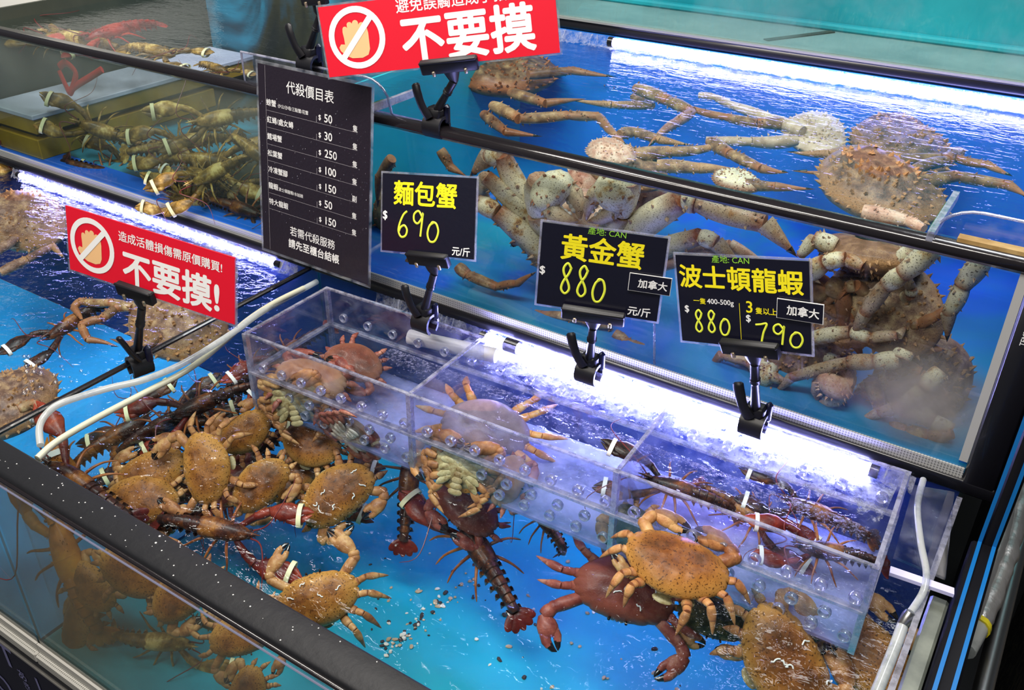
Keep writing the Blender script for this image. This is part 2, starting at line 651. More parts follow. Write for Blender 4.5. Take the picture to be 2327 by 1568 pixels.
front_edge(XD - .006, .645, t1)
wobj('side_pane', MB().box((XR, YF, .35), (XR + .006, .0, RIM - .004)), 'glass', t1)
wobj('side_pane_edge', MB().box((XR - .001, YF + .03, RIM - .004), (XR + .006, -.03, RIM)), 'edge', t1)
wobj('side_ledge', MB().rbox((XR + .008, YF + .02, .3), (.644, -.216, RIM - .012), .003), paint('stained_ledge', (.07, .08, .07), (.22, .24, .20), 14, .35), t1)
wobj('partition_pane', MB().box((XD - .004, YF + .034, FZ), (XD + .004, .01, RIM - .006)), 'glass', t1)
b = MB().rbox((XD - .006, YF + .034, RIM - .007), (XD + .004, -.0, RIM), .002)
wobj('partition_trim', b, 'rail', t1, True)

# --- lower left tank
t1l = thing('fish_tank', 'lower left tank of bright blue water behind the small red sign', 'fish tank', (-1.2, -.35, 0))
wobj('back_panel', MB().box((-1.9, .012, FZ), (XD - .005, .03, UB - .002)), 'deep', t1l)
wobj('tank_floor', MB().box((-1.9, YF, FZ - .03), (XD - .007, .011, FZ)), 'azure', t1l)
front_edge(-1.9, XD - .007, t1l)
wobj('front_pane', MB().box((-1.9, YF - .006, .345), (XD - .007, YF, RIM - .006)), front_haze, t1l)
wobj('side_panel', MB().box((-1.92, YF, .3), (-1.9, .02, RIM)), 'black', t1l)

# --- cabinet under the front row
cb = thing('cabinet', 'dark navy cabinet front with pale lettering under the front tank', 'cabinet', (-.6, -.6, 0))
wobj('front_panel', MB().box((-1.9, -.700, .0), (.645, -.68, .318)), 'navy', cb)
wobj('top_trim', MB().box((-1.9, -.704, .322), (.645, -.69, .345)), 'black', cb)
wobj('trim_line', MB().box((-1.9, -.706, .312), (.645, -.700, .317)), 'silver', cb)

# --- upper right tank (king crabs)
UX0, UX1 = -.555, .64
t2 = thing('fish_tank', 'upper right glass tank with blue panels and king crabs behind the price cards', 'fish tank', (.05, .36, UB))
wobj('tank_floor', MB().box((UX0, .0, UF - .02), (UX1, UY, UF)), patchy('teal_blue_floor', [(.36, (.006, .24, .36)), (.50, (.008, .17, .42)), (.60, (.008, .10, .56))], 1.6), t2)
wobj('back_panel', MB().box((UX0, UY - .005, UF), (UX1, UY + .01, UT)), 'blue', t2)
wobj('side_panel', MB().box((.602, .012, UF), (.612, UY, UT - .01)), 'blue', t2)
wobj('partition_panel', MB().box((UX0 - .006, .008, UF), (UX0, UY, UT - .012)), 'teal', t2)
fog = clear('fogged_glass', (.93, .97, .985), haze=((.50, .46, .40), .85, 6, .2, .7, patch(.545, .90, .11, .085)))
wobj('front_pane', MB().box((UX0, -.004, UB), (UX1, .004, UT - .004)), fog, t2)


def upper_edge(x0, x1, t):
    wobj('top_rail', MB().rbox((x0, -.010, 1.106), (x1, .016, UT), .005), 'rail', t, True)
    wobj('bottom_frame', MB().rbox((x0, -.012, .7825), (x1, .006, .8035), .003), 'black', t, True)


upper_edge(UX0 - .007, .656, t2)
b = MB().box((UX0, -.0075, .8035), (.612, -.004, .8195), 0)
wobj('seal_strip', b, ['seal'], t2)
wobj('corner_frame', MB().rbox((.613, -.011, UB - .002), (.654, .02, UT - .002), .003), 'black', t2, True)
wobj('corner_seal', MB().box((.602, -.0065, .83), (.6125, -.004, 1.106)), 'seal', t2)
wobj('amber_stain', MB().box((.525, .004, 1.1235), (.66, .020, 1.129)), paint('amber_scale', (.30, .17, .05), (.5, .34, .14), 40), t2)
# clear corner guards standing on the rim
pts = []
for k in range(7):
    a = R(180 - 15 * k)
    pts.append((.545 + .05 * math.cos(a), .028, 1.118 + .038 * math.sin(a)))
pts += [(.75, .028, 1.156), (.75, .028, 1.118)]
g1 = obj('corner_guard', MB().prism(pts, (0, .004, 0)), 'acrylic', None, False)
tag(g1, 'clear round cornered guard plate on the right end of the upper rail', 'splash guard', 'clear guard plates on the upper rail')
wobj('guard_edge', MB().tube([V(p) + V((0, .002, 0)) for p in pts[:8]], .0022, 8), 'edge', g1, True)
wobj('guard_strip', MB().box((.492, -.008, 1.122), (.500, .15, 1.134)), 'edge', g1)
wobj('algae_line', MB().box((.4895, .02, 1.121), (.4925, .12, 1.1275)), 'algae', g1)
pts = [(-.72, .02, 1.118), (-.72, .02, 1.172)]
for k in range(7):
    a = R(90 - 15 * k)
    pts.append((-.42 + .05 * math.cos(a), .02, 1.122 + .05 * math.sin(a)))
pts.append((-.37, .02, 1.118))
g2 = obj('corner_guard', MB().prism(pts, (0, .005, 0)), 'acrylic', None, False)
tag(g2, 'clear guard plate standing behind the dark price list on the rail', 'splash guard', 'clear guard plates on the upper rail')
wobj('guard_strip', MB().box((-.40, .0, 1.122), (-.392, .12, 1.134)), 'edge', g2)
wobj('algae_line', MB().box((-.412, .005, 1.122), (-.405, .05, 1.130)), 'algae', g2)

e_ = [V(p) + V((0, .002, 0)) for p in pts[:7]]
wobj('guard_edge', MB().tube([V((-.72, .0225, 1.172))] + e_ + [V((-.37, .0225, 1.118))], .0022, 8), 'edge', g2, True)
e_ = ony(.006, 1487, 735), ony(.006, 1487, 848)
wobj('inner_pane_edge', MB().tube(list(e_), .0022, 8), 'edge', t2, True)

# --- upper left tank (lobsters)
t2l = thing('fish_tank', 'upper left murky glass tank of lobsters left of the dark price list', 'fish tank', (-1.1, .36, UB))
wobj('tank_floor', MB().box((-1.64, .0, UF - .02), (UX0 - .008, UY, UF)), 'algaepanel', t2l)
wobj('floor_strip', MB().box((-1.64, .0, UF), (UX0 - .008, .07, UF + .001)), 'brightblue', t2l)
wobj('back_panel', MB().box((-1.64, UY - .005, UF), (UX0 - .008, UY + .01, UT)), 'algaepanel', t2l)
wobj('side_panel', MB().box((-1.65, .0, UF), (-1.64, UY, UT + .004)), 'dusk', t2l)
murk = clear('murky_glass', (.86, .93, .90), haze=((.42, .45, .40), .5, 3.5, .25, .75, span(2, .86, 1.10)))
wobj('front_pane', MB().box((-1.64, -.004, UB), (UX0 - .008, .004, UT - .004)), murk, t2l)
wobj('seal_strip', MB().box((-1.64, -.0075, .8035), (UX0 - .008, -.004, .8195)), 'seal', t2l)

upper_edge(-1.66, UX0 - .008, t2l)
# --- top tank at the back
t3 = thing('fish_tank', 'teal tank at the top right behind the bright lamp strip', 'fish tank', (.1, 1.0, 1.12))
wobj('bottom_frame', MB().rbox((-.57, UY - .004, UT + .002), (1.0, UY + .03, 1.146), .003), 'black', t3, True)
wobj('frame_line', MB().box((-.57, UY - .008, 1.1465), (1.0, UY + .004, 1.151)), 'silver', t3)
wobj('tank_floor', MB().box((-.57, UY + .004, 1.13), (1.0, 1.35, 1.152)), 'greyledge', t3)
b = MB().box((-.57, .94, 1.152), (1.0, .95, 1.62))
wobj('inner_panel', b, 'teal', t3)
wobj('inner_ledge', MB().rbox((-.57, .915, 1.152), (1.0, .94, 1.166), .004), 'teal', t3)
wobj('floor_seam', MB().box((.05, .74, 1.1525), (.065, .92, 1.1545), 0, Matrix.Rotation(R(-30), 3, 'Z')), 'dusk', t3)
wet = clear('wet_back_glass', (.90, .96, .96), bumps=[(12, .5, (1, 1, .25))], haze=((.45, .62, .64), .35, 5, .45, .75, None))
wobj('front_pane', MB().box((-.57, UY + .004, 1.15), (1.0, UY + .010, 1.62)), wet, t3)
wobj('side_pane', MB().box((-.57, UY + .004, 1.15), (-.564, 1.35, 1.62)), 'glass', t3)

# white cabinet and black corner behind the upper left tank
c_ = onz(1.15, 30, 5)
wc = obj('cabinet', MB().rbox((-2.6, .28, 0), (-1.69, .8, 1.30), .01), simple('white_cabinet', (.72, .72, .68), .5), None)
tag(wc, 'white cabinet standing at the far top left corner behind the upper tank', 'cabinet')

# --- right end: black side panels, blue-lit edges, pipes
sp = thing('side_panel', 'black gloss end panel at the right end of the tank rows', 'panel', (.67, 0, 0))
wobj('lower_board', MB().rbox((.646, -.72, 0), (.677, -.1, RIM - .004), .003), 'matteblack', sp, True)
wobj('upper_board', MB().rbox((.657, -.10, 0), (.677, .8, 1.12), .003), 'matteblack', sp, True)
for dx in (0, .0165):  # blue light on the panel edges, put into the strips' colour
    b = MB().box((.653 + dx, -.70, RIM - .004), (.6575 + dx, -.102, RIM - .0015))
    b.box((.653 + dx, -.104, RIM - .004), (.6575 + dx, -.1005, 1.118))
    wobj('blue_lit_edge', b, 'bluelitedge', sp)
p1 = smoothpts([onz(.745, *q) for q in ((2330, 1020), (2295, 1130), (2272, 1228), (2240, 1310), (2206, 1406))], 8)
o = obj('foil_pipe', MB().tube(p1, [.011 + .0012 * mnoise.noise(p * 60) for p in p1], 10), 'foil', None)
tag(o, 'thinner foil wrapped pipe beside the black end panel', 'pipe', 'pipes behind the right end')
p2 = smoothpts([onz(.735, *q) for q in ((2345, 1050), (2318, 1140), (2290, 1250), (2262, 1330), (2222, 1420))], 8)
pf = obj('foil_pipe', MB().tube(p2, [.014 + .003 * mnoise.noise(p * 50) for p in p2], 10), 'foil', None)
tag(pf, 'thicker crumpled foil pipe ending in a yellow taped clear joint', 'pipe', 'pipes behind the right end')
d_ = (p2[-1] - p2[-3]).normalized()
obj('tape_ring', MB().tube([p2[-1] - d_ * .002, p2[-1] + d_ * .006], .0155, 12), simple('yellow_tape', (.7, .6, .02), .4), pf)
obj('joint', MB().tube([p2[-1] + d_ * .006, p2[-1] + d_ * .05], [.013, .011], 12), 'hose', pf)
p3 = [onz(.70, *q) for q in ((2335, 1180), (2311, 1260), (2233, 1570), (2200, 1700))]
o = obj('chrome_pipe', MB().tube(p3, .011, 12), 'chrome', None)
tag(o, 'straight dull chrome pipe nearest the lower right corner', 'pipe', 'pipes behind the right end')


def dashes():
    m, nt, out = mat('dash_stitched_black')
    tc = nt.nodes.new('ShaderNodeTexCoord')
    br = N(nt, 'ShaderNodeTexBrick', Scale=14.0, Mortar_Size=.022, Color1=(.004, .004, .005), Color2=(.005, .005, .006), Mortar=(.32, .26, .16))
    br.inputs['Brick Width'].default_value = 8.0
    br.inputs['Row Height'].default_value = .22
    nt.links.new(tc.outputs['Object'], br.inputs['Vector'])
    ns = ramp(nt, noise(nt, 45, 1), [(.52, (0, 0, 0)), (.54, (1, 1, 1))])
    c = mixc(nt, ns, (.004, .004, .005), br.outputs['Color'])
    bs = N(nt, 'ShaderNodeBsdfPrincipled', Base_Color=c, Roughness=.7)
    nt.links.new(bs.outputs[0], out.inputs[0])
    return m


bagm = dashes()
bag = MB().rbox((-.17, -.55, -.3), (.3, .5, .3), .03)
o = obj('bag', bag, bagm, None, False)
o.matrix_world = Matrix.Translation(V((.95, .10, .305))) @ Matrix.Rotation(R(0), 4, 'Z')
tag(o, 'black dash stitched bag at the lower right corner beside the pipes', 'bag')
o = obj('grey_box', MB().rbox((.80, .62, .0), (.98, .95, .70), .01), simple('grey_blue_plastic', (.10, .14, .16), .5), None)
tag(o, 'grey blue plastic box edge at the right border behind the chrome pipe', 'box')

# ------------------------------------------------------------------ water, lamps, falling water
def sheet(x0, x1, y0, y1, z, nx=2, ny=2):
    b = MB()
    vs = [(lerp(x0, x1, i / nx), lerp(y0, y1, j / ny), z) for j in range(ny + 1) for i in range(nx + 1)]
    fs = [(j * (nx + 1) + i, j * (nx + 1) + i + 1, (j + 1) * (nx + 1) + i + 1, (j + 1) * (nx + 1) + i) for j in range(ny) for i in range(nx)]
    return b.add(vs, fs)


def water(lab, bb, m):
    return tag(obj('water', bb, m, None, False), lab, 'water', None, 'stuff')


water('clear water surface of the low front crab tank', sheet(XD + .004, XR, YF + .0, .012, WZ), 'water')
water('bright blue water surface of the lower left tank', sheet(-1.9, XD - .004, YF, .012, WZ), 'water')
water('rippled water surface of the king crab tank', sheet(UX0, .61, .004, UY, UW), 'waterrough')
water('choppy dark water surface of the upper left lobster tank', sheet(-1.64, UX0 - .006, .004, UY, UW), 'waterrough')

LEDC = (.38, .38, 1.0)


def lamp(lab, p0, p1, strength, r=.010):
    t = thing('strip_lamp', lab, 'strip lamp', (V(p0) + V(p1)) / 2, None, 'strip lamps under the tank frames')
    wobj('lamp_tube', MB().tube([p0, p1], r, 12), emit('led_' + lab[:12], LEDC, strength), t, True)
    d = (V(p1) - V(p0)).normalized()
    wobj('end_cap', MB().tube([V(p0) - d * .012, V(p0)], r * 1.15, 12), 'black', t, True)
    wobj('end_cap', MB().tube([V(p1), V(p1) + d * .012], r * 1.15, 12), 'black', t, True)
    return t


lamp('glowing white strip lamp behind the clear trays under the upper right tank', (-.15, -.020, .7745), (.50, -.016, .7745), 150, .0085)
lamp('glowing white strip lamp behind the small red sign under the upper left tank', (-1.52, -.018, .7745), (-.66, -.018, .7765), 40, .006)
lamp('glowing white strip lamp at the top right under the teal tank', (-.31, .708, 1.1135), (.53, .700, 1.1135), 22, .0095)

foamw = foam_mat('froth', (.85, .90, .97), .36, .56, 30)
foamlight = foam_mat('thin_froth', (.80, .82, .97), .50, .74, 20, None, .85)


def curtain(lab, x0, x1, y, z0, z1, seed):
    """Ragged skirt of falling water, thick with uneven lower edge."""
    rr = random.Random(seed)
    b = MB()
    n = int((x1 - x0) / .0045)
    vs, fs = [], []
    for i in range(n + 1):
        x = lerp(x0, x1, i / n)
        low = lerp(z1, z0, .18 * rr.random() + .35 * max(0, mnoise.noise(V((x * 25, seed, 0)))))
        yy = y + .006 * mnoise.noise(V((x * 40, 3, seed)))
        for k in range(4):
            vs.append((x, yy - .012 * (k / 3) ** 2 - .002 * rr.random(), lerp(z0, low, k / 3)))
    for i in range(n):
        for k in range(3):
            a = i * 4 + k
            fs.append((a, a + 1, a + 5, a + 4))
    b.add(vs, fs)
    for i in range(int((x1 - x0) * 55)):
        x = rr.uniform(x0, x1)
        zz = lerp(z0, z1, rr.uniform(.5, 1.0))
        yb = y - rr.uniform(.0, .02)
        b.tube([(x, y, z0), (x + rr.uniform(-.002, .002), (y + yb) / 2, (z0 + zz) / 2), (x + rr.uniform(-.004, .004), yb, zz)], [.0012, .0016, .0009], 5)
    return tag(obj('waterfall', b, foam_mat('falling_water_' + str(seed), (.85, .88, .98), .40, .66, 40, None, .8), None), lab, 'falling water', None, 'stuff')


curtain('thin curtain of falling water behind the clear trays', -.40, .56, -.014, .787, .764, 1)
curtain('thin curtain of falling water behind the small red sign', -1.55, -.60, -.014, .787, .764, 2)
curtain('thin curtain of falling water at the top right lamp', -.50, .60, .712, 1.124, 1.098, 3)


def froth(lab, x0, x1, y0, y1, z, m, seed, h=.006):
    nx, ny = int((x1 - x0) / .006), max(4, int((y1 - y0) / .006))
    vs = []
    for j in range(ny + 1):
        for i in range(nx + 1):
            x, y = lerp(x0, x1, i / nx), lerp(y0, y1, j / ny)
            e = min(1, 3 * min(j, ny - j) / ny)
            vs.append((x, y, z + e * h * (.5 + mnoise.noise(V((x * 60, y * 60, seed))) * .5 + .4 * mnoise.noise(V((x * 150, y * 150, seed))))))
    fs = [(j * (nx + 1) + i, j * (nx + 1) + i + 1, (j + 1) * (nx + 1) + i + 1, (j + 1) * (nx + 1) + i) for j in range(ny) for i in range(nx)]
    return tag(obj('froth', MB().add(vs, fs), m, None), lab, 'froth', None, 'stuff')


froth('white froth where water falls behind the clear trays', -.19, .54, -.135, -.012, WZ + .001, foam_mat('tray_froth', (.85, .90, .98), .40, .58, 34, span(1, -.19, -.07)), 5, .008)
froth('thin bubbles spreading over the water inside the clear trays', -.28, .53, -.27, -.12, WZ + .0008, foam_mat('tray_bubbles', (.66, .66, .99), .45, .60, 190, span(1, -.36, -.12), .85), 6, .002)
froth('white froth where water falls behind the small red sign', -1.53, -.62, -.075, -.012, WZ + .001, foam_mat('left_froth', (.8, .88, .97), .46, .66, 26, span(1, -.085, -.02)), 7, .008)
froth('white froth along the top right lamp', -.38, .56, .655, .712, UW + .001, foam_mat('top_froth', (.85, .90, .97), .42, .60, 28, span(1, .63, .69)), 8, .008)
froth('painted lamp sparkle on ripples below the top right lamp', -.40, .58, .46, .63, UW + .0008, foam_mat('top_sparkle', (.45, .52, .97), .56, .66, 34, span(1, .45, .68), .55), 9, .002)  # bluish patches stand for lamp sparkle on the rippled water
froth('fine painted sparkles on the upper left tank by the top edge', -1.1, -.57, .33, .70, UW + .0008, foam_mat('left_sparkles', (.60, .68, .85), .54, .72, 44, span(1, .25, .6), .6), 10, .002)  # pale flecks stand for white sparkles of light on the water

# ------------------------------------------------------------------ clear perforated tray with three bays
FL, FR, BL, BR = (-.424, -.307), (.562, -.273), (-.424, -.117), (.552, -.077)
TZ0, TZ1, TT = .692, .835, .0055
tray = thing('tray', 'long clear perforated tray of three bays set in the front tank', 'tray', (.06, -.2, TZ0))


def along(a, b, t): return (lerp(a[0], b[0], t), lerp(a[1], b[1], t))


D1, D2 = .3317, .670
walls = [('front_panel', FL, FR), ('back_panel', BL, BR), ('side_panel', FL, BL), ('side_panel', FR, BR),
         ('divider', along(FL, FR, D1), along(BL, BR, D1)), ('divider', along(FL, FR, D2), along(BL, BR, D2))]
for nm, a, bb in walls:
    o = wobj(nm, MB().wall(a, bb, TZ0, TZ1 - .003, TT), 'acrylic', tray)
    e = MB().wall(a, bb, TZ1 - .003, TZ1, TT)
    wobj('top_edge', e, 'edge', o)
    if nm != 'divider':
        # waterline left on the sheet
        wobj('water_line', MB().wall(a, bb, WZ - .001, WZ + .0035, TT + .004), 'edge', o)
for p in (FL, FR, BL, BR, along(FL, FR, D1), along(FL, FR, D2)):
    wobj('corner_joint', MB().wall((p[0] - .004, p[1]), (p[0] + .004, p[1]), TZ0, TZ1 - .001, .008), 'edge', tray)
hazed_floor = clear('bubble_haze_tray_floor', (.80, .82, .95), .05, 3, .6, .2, haze=((.58, .58, .92), .95, 14, .22, .60, span(0, -.42, -.15)))  # lavender haze stands for violet-lit bubbles above the floor
b = MB().add([(*FL, TZ0), (*FR, TZ0), (*BR, TZ0), (*BL, TZ0), (*FL, TZ0 + .005), (*FR, TZ0 + .005), (*BR, TZ0 + .005), (*BL, TZ0 + .005)],
             [(0, 3, 2, 1), (4, 5, 6, 7), (0, 1, 5, 4), (1, 2, 6, 5), (2, 3, 7, 6), (3, 0, 4, 7)])
wobj('tray_floor', b, hazed_floor, tray)
hole = MB().ring((0, 0, 0), (0, 1, 0), .0072, .0013, 16, 6, 0, 1.0, .004).mesh('drain_hole', 'edge')


def holes(a, bb, ts, z, off):
    for t in ts:
        p = along(a, bb, t)
        o = link('drain_hole', hole)
        o.matrix_world = Matrix.Translation(V((p[0], p[1] + off, z)))
        o.parent = tray
        o.matrix_parent_inverse = tray.matrix_world.inverted()


for k in range(3):
    u0, u1 = (0, D1, D2)[k], (D1, D2, 1)[k]
    ts = [lerp(u0, u1, (i + .7) / 8) for i in range(8)]
    holes(FL, FR, ts, WZ + .017, 0)
    holes(FL, FR, [t + .012 for t in ts[:-1]], WZ - .022, 0)
    holes(FL, FR, ts, WZ - .047, 0)
    holes(BL, BR, [lerp(u0, u1, (i + .6) / 6) for i in range(6)], WZ + .022, 0)

# clear cover plate and lavender bracket right of the tray
o = obj('cover_plate', MB().prism([(.562, -.06, .802), (.61, -.045, .802), (.632, -.208, .797), (.572, -.205, .797)], (0, 0, .004)), 'acrylic', None, False)
tag(o, 'clear cover plate lying right of the tray against the tank end', 'cover plate')
b = MB().prism([onz(.797, *q) for q in ((2022, 1293), (2166, 1343), (2166, 1358), (2020, 1308))], (0, 0, .005))
wobj('front_edge', b, simple('bright_acrylic_edge', (.62, .60, .92), .3), o)  # glow of light inside the plate is put into the edge colour

# hoses
h1 = smoothpts([onz(.772, 92, 1012), onz(.782, 90, 970), onz(.792, 108, 938), onz(.797, 145, 914), onz(.797, 240, 884), onz(.797, 330, 862), onz(.797, 420, 824), onz(.797, 500, 775), onz(.797, 545, 745), onz(.797, 600, 706), onz(.795, 720, 640)], 8)
o = obj('air_hose', MB().tube(h1, .0052, 10), 'hose', None)
tag(o, 'white air hose clipped along the black topped glass partition', 'hose', 'air hoses along the partition')
h2 = smoothpts([onz(.768, 85, 1042), onz(.772, 130, 1003), onz(.776, 220, 950), onz(.778, 330, 892), onz(.78, 430, 838), onz(.782, 510, 775), onz(.79, 560, 730), onz(.80, 620, 690), onz(.80, 690, 655)], 8)
o = obj('air_hose', MB().tube(h2, .0052, 10), simple('cream_hose', (.62, .62, .46), .35, coat=.4), None)
tag(o, 'cream yellow air hose lying at the water edge below the white one', 'hose', 'air hoses along the partition')
h3 = smoothpts([onz(.800, 2098, 1090), onz(.806, 2085, 1150), onz(.806, 2092, 1230), onz(.804, 2105, 1300), onz(.80, 2098, 1345), onz(.79, 2070, 1390)], 8)
h4 = smoothpts([onz(.775, 2052, 1420), onz(.77, 2030, 1480), onz(.765, 1985, 1590)], 6)
o = obj('air_hose', MB().tube(h3, .0042, 10), 'hose', None)
tag(o, 'clear air hose with steel joint running down the right tank end', 'hose')
obj('hose_joint', MB().tube([h3[-1], lerp(h3[-1], h4[0], .3), h4[0]], [.006, .0075, .007], 12), 'chrome', o)
obj('lower_hose', MB().tube(h4, .0065, 10), 'hose', o)

# white pipe with black cap behind the tray
pa, pb = onz(.779, 930, 765), onz(.779, 1128, 808)
o = obj('white_pipe', MB().tube([pa, pb], .013, 14), simple('white_pvc', (.75, .74, .72), .35), None)
tag(o, 'white plastic pipe with black cap lying behind the tray by the waterfall', 'pipe')
e_ = onz(.785, 1163, 786)
obj('pipe_cap', MB().tube([e_ - V((.012, 0, 0)), e_ + V((.014, 0, 0))], .012, 12), 'black', o)

# submerged ledge with ochre boards in the upper left tank
lg = thing('ledge', 'submerged pale topped ledge with ochre boards inside the upper left tank', 'ledge', (-1.2, .3, UF))
q_ = ony(.012, 70, 262)
LX, LZ = q_.x, q_.z
LX0 = -1.635
wobj('top_slab', MB().rbox((LX0, .010, LZ - .012), (LX + .006, .70, LZ), .002), 'lilac', lg)
wobj('upper_board', MB().rbox((LX0, .014, LZ - .048), (LX, .70, LZ - .012), .002), 'ochre', lg)
wobj('dark_gap_fill', MB().box((LX0, .03, LZ - .062), (LX - .03, .70, LZ - .048)), 'dusk', lg)  # dark fill put in for the shaded gap between the ochre boards
wobj('lower_board', MB().rbox((LX0, .014, UF), (LX - .004, .55, LZ - .062), .002), 'ochre', lg)

# red strap hanging in the upper left tank
pts = smoothpts([ony(.12, *q) for q in ((135, 152), (148, 143), (165, 155), (172, 172), (160, 210), (150, 195), (134, 160))], 6)
st = MB().tube(pts, .009, 8, 0, .35, (0, 1, 0))
st.tube(smoothpts([ony(.12, *q) for q in ((160, 205), (180, 190), (205, 175), (232, 158))], 6), .008, 8, 0, .4, (0, 1, 0))
tag(obj('strap', st, 'redplastic', None), 'bright red looped strap hanging in the upper left tank', 'strap')

# crumbs of food on the front tank floor, bubbles, drops on the rail
rr = random.Random(5)
b = MB()
for k in range(170):
    if k < 70:
        t = rr.random()
        p = onz(FZ, lerp(860, 1070, t) + rr.gauss(0, 14), lerp(1490, 1325, t) + rr.gauss(0, 10))
    else:
        p = onz(FZ, rr.uniform(760, 1650), rr.uniform(1240, 1600))
    if not (XD < p.x < XR and YF + .01 < p.y < 0):
        continue
    s = rr.uniform(.0012, .004)
    b.ball(p + V((0, 0, s * .5)), (s * rr.uniform(.8, 1.8), s, s * .6), 7, 5, rr.choice((0, 0, 1, 2)), Matrix.Rotation(rr.uniform(0, 3), 3, 'Z'), 0, .5, k)
o = obj('crumbs', b, [simple('crumb_tan', (.5, .36, .22), .7), simple('crumb_white', (.75, .7, .6), .7), simple('crumb_dark', (.04, .03, .03), .7)])
tag(o, 'scattered food crumbs on the cyan floor of the front tank', 'crumbs', None, 'stuff')
b = MB()
for k in range(26):
    p = onz(WZ + .001, rr.uniform(50, 190), rr.uniform(800, 905))
    b.ball(p, (s_ := rr.uniform(.0015, .0045), s_, s_ * .8), 10, 6)
o = obj('bubbles', b, clear('bubble_skin', (.97, .98, 1), .10, 1.5, .8))
tag(o, 'few round bubbles floating on the lower left tank water', 'bubbles', None, 'stuff')
b = MB()
for k in range(70):
    x, y = rr.uniform(-.56, .3), rr.uniform(-.70, -.658)
    s = rr.uniform(.0004, .0011) * (1.0 if rr.random() < .9 else 1.9)
    b.ball((x, y, RIM), (s, s, s * .5), 6, 4)
o = wobj('drops', b, simple('rail_drops', (.7, .7, .68), .2), t1, True)
o['kind'] = 'stuff'


def hitplane(u, v, p0, n):
    d = ray(u, v)
    return CAM + d * ((p0 - CAM).dot(n) / d.dot(n))


# ------------------------------------------------------------------ signs
_tc = {}


def text_mesh(body, bold):
    key = (body, bold)
    if key not in _tc:
        c = bpy.data.curves.new('lettering', 'FONT')
        c.body = body
        c.align_x = 'CENTER'
        c.align_y = 'CENTER'
        c.resolution_u = 3
        o = bpy.data.objects.new('lettering', c)
        COL.objects.link(o)
        bpy.context.view_layer.update()
        me = bpy.data.meshes.new_from_object(o.evaluated_get(bpy.context.evaluated_depsgraph_get()))
        bpy.data.objects.remove(o)
        xs = [v.co.x for v in me.vertices]
        ys = [v.co.y for v in me.vertices]
        cx, cy = (min(xs) + max(xs)) / 2, (min(ys) + max(ys)) / 2
        for v in me.vertices:
            v.co = (v.co.x - cx, 0, v.co.y - cy)
        me.materials.clear()
        if bold > 0:
            # heavier strokes: the outline repeated a little to every side
            vs = [tuple(v.co) for v in me.vertices]
            fs = [tuple(p.vertices) for p in me.polygons]
            V2, F2 = [], []
            for q in range(8):
                a = math.pi * q / 4
                o_ = len(V2)
                V2 += [(x + bold * math.cos(a), .00001 * q, z + bold * math.sin(a)) for x, y, z in vs]
                F2 += [tuple(i + o_ for i in f) for f in fs]
            me = bpy.data.meshes.new('lettering')
            me.from_pydata(V2, [], F2)
        _tc[key] = me
    return _tc[key]


def lettering(parent, name, body, x, z, size, m, bold=0.0, stretch=1.0, y=-.0016):
    me = text_mesh(body, bold).copy()
    me.materials.append(M[m])
    for v in me.vertices:
        v.co = (v.co.x * size * stretch + x, y - v.co.y, v.co.z * size + z)
    return link(name, me, parent)


DIG = {'6': [(.80, 1), (.5, .85), (.2, .5), (.12, .22), (.35, .02), (.7, .08), (.82, .3), (.6, .46), (.3, .38), (.16, .22)],
       '9': [(.85, .75), (.55, .98), (.2, .85), (.2, .6), (.5, .5), (.85, .75), (.9, .9), (.8, .4), (.72, 0)],
       '0': [(.55, .72), (.25, .6), (.1, .3), (.3, .05), (.7, .08), (.95, .4), (.8, .68), (.5, .74), (.38, .68)],
       '8': [(.8, .85), (.55, 1), (.28, .85), (.32, .65), (.68, .35), (.76, .14), (.48, 0), (.2, .14), (.3, .38), (.66, .66), (.82, .88)],
       '7': [(.08, .86), (.45, .9), (.88, .95), (.62, .5), (.45, 0)]}


def handwritten(parent, name, s, x0, x1, zb, zt, m='chalk', drop=None, th=.0017):
    n = len(s)
    b = MB()
    for i, ch in enumerate(s):
        w_ = (x1 - x0) / n
        lo = zb + (drop[i] if drop else 0)
        pts = smoothpts([(x0 + w_ * (i + .08 + .84 * px), -.0018, lerp(lo, zt + (drop[i] * .6 if drop else 0), pz)) for px, pz in DIG[ch]], 6)
        b.tube(pts, th, 6, 0, .4, (0, 1, 0))
    return obj(name, b, m, parent)


def frame_rot(yaw, pitch, roll):
    return Matrix.Rotation(R(yaw), 3, 'Z') @ Matrix.Rotation(R(pitch), 3, 'X') @ Matrix.Rotation(R(roll), 3, 'Y')


def card(name, label, cat, ctr, deg, w_, h_, face, border=.012, group=None, round_=.0):
    t = thing(name, label, cat, ctr, frame_rot(*deg), group)
    obj('laminate', MB().box((-w_ / 2, -.0008, -h_ / 2), (w_ / 2, .0008, h_ / 2)), 'laminate', t, False)
    bx = border * w_
    obj('face', MB().box((-w_ / 2 + bx, -.0013, -h_ / 2 + bx), (w_ / 2 - bx, .0013, h_ / 2 - bx)), face, t, False)
    return t


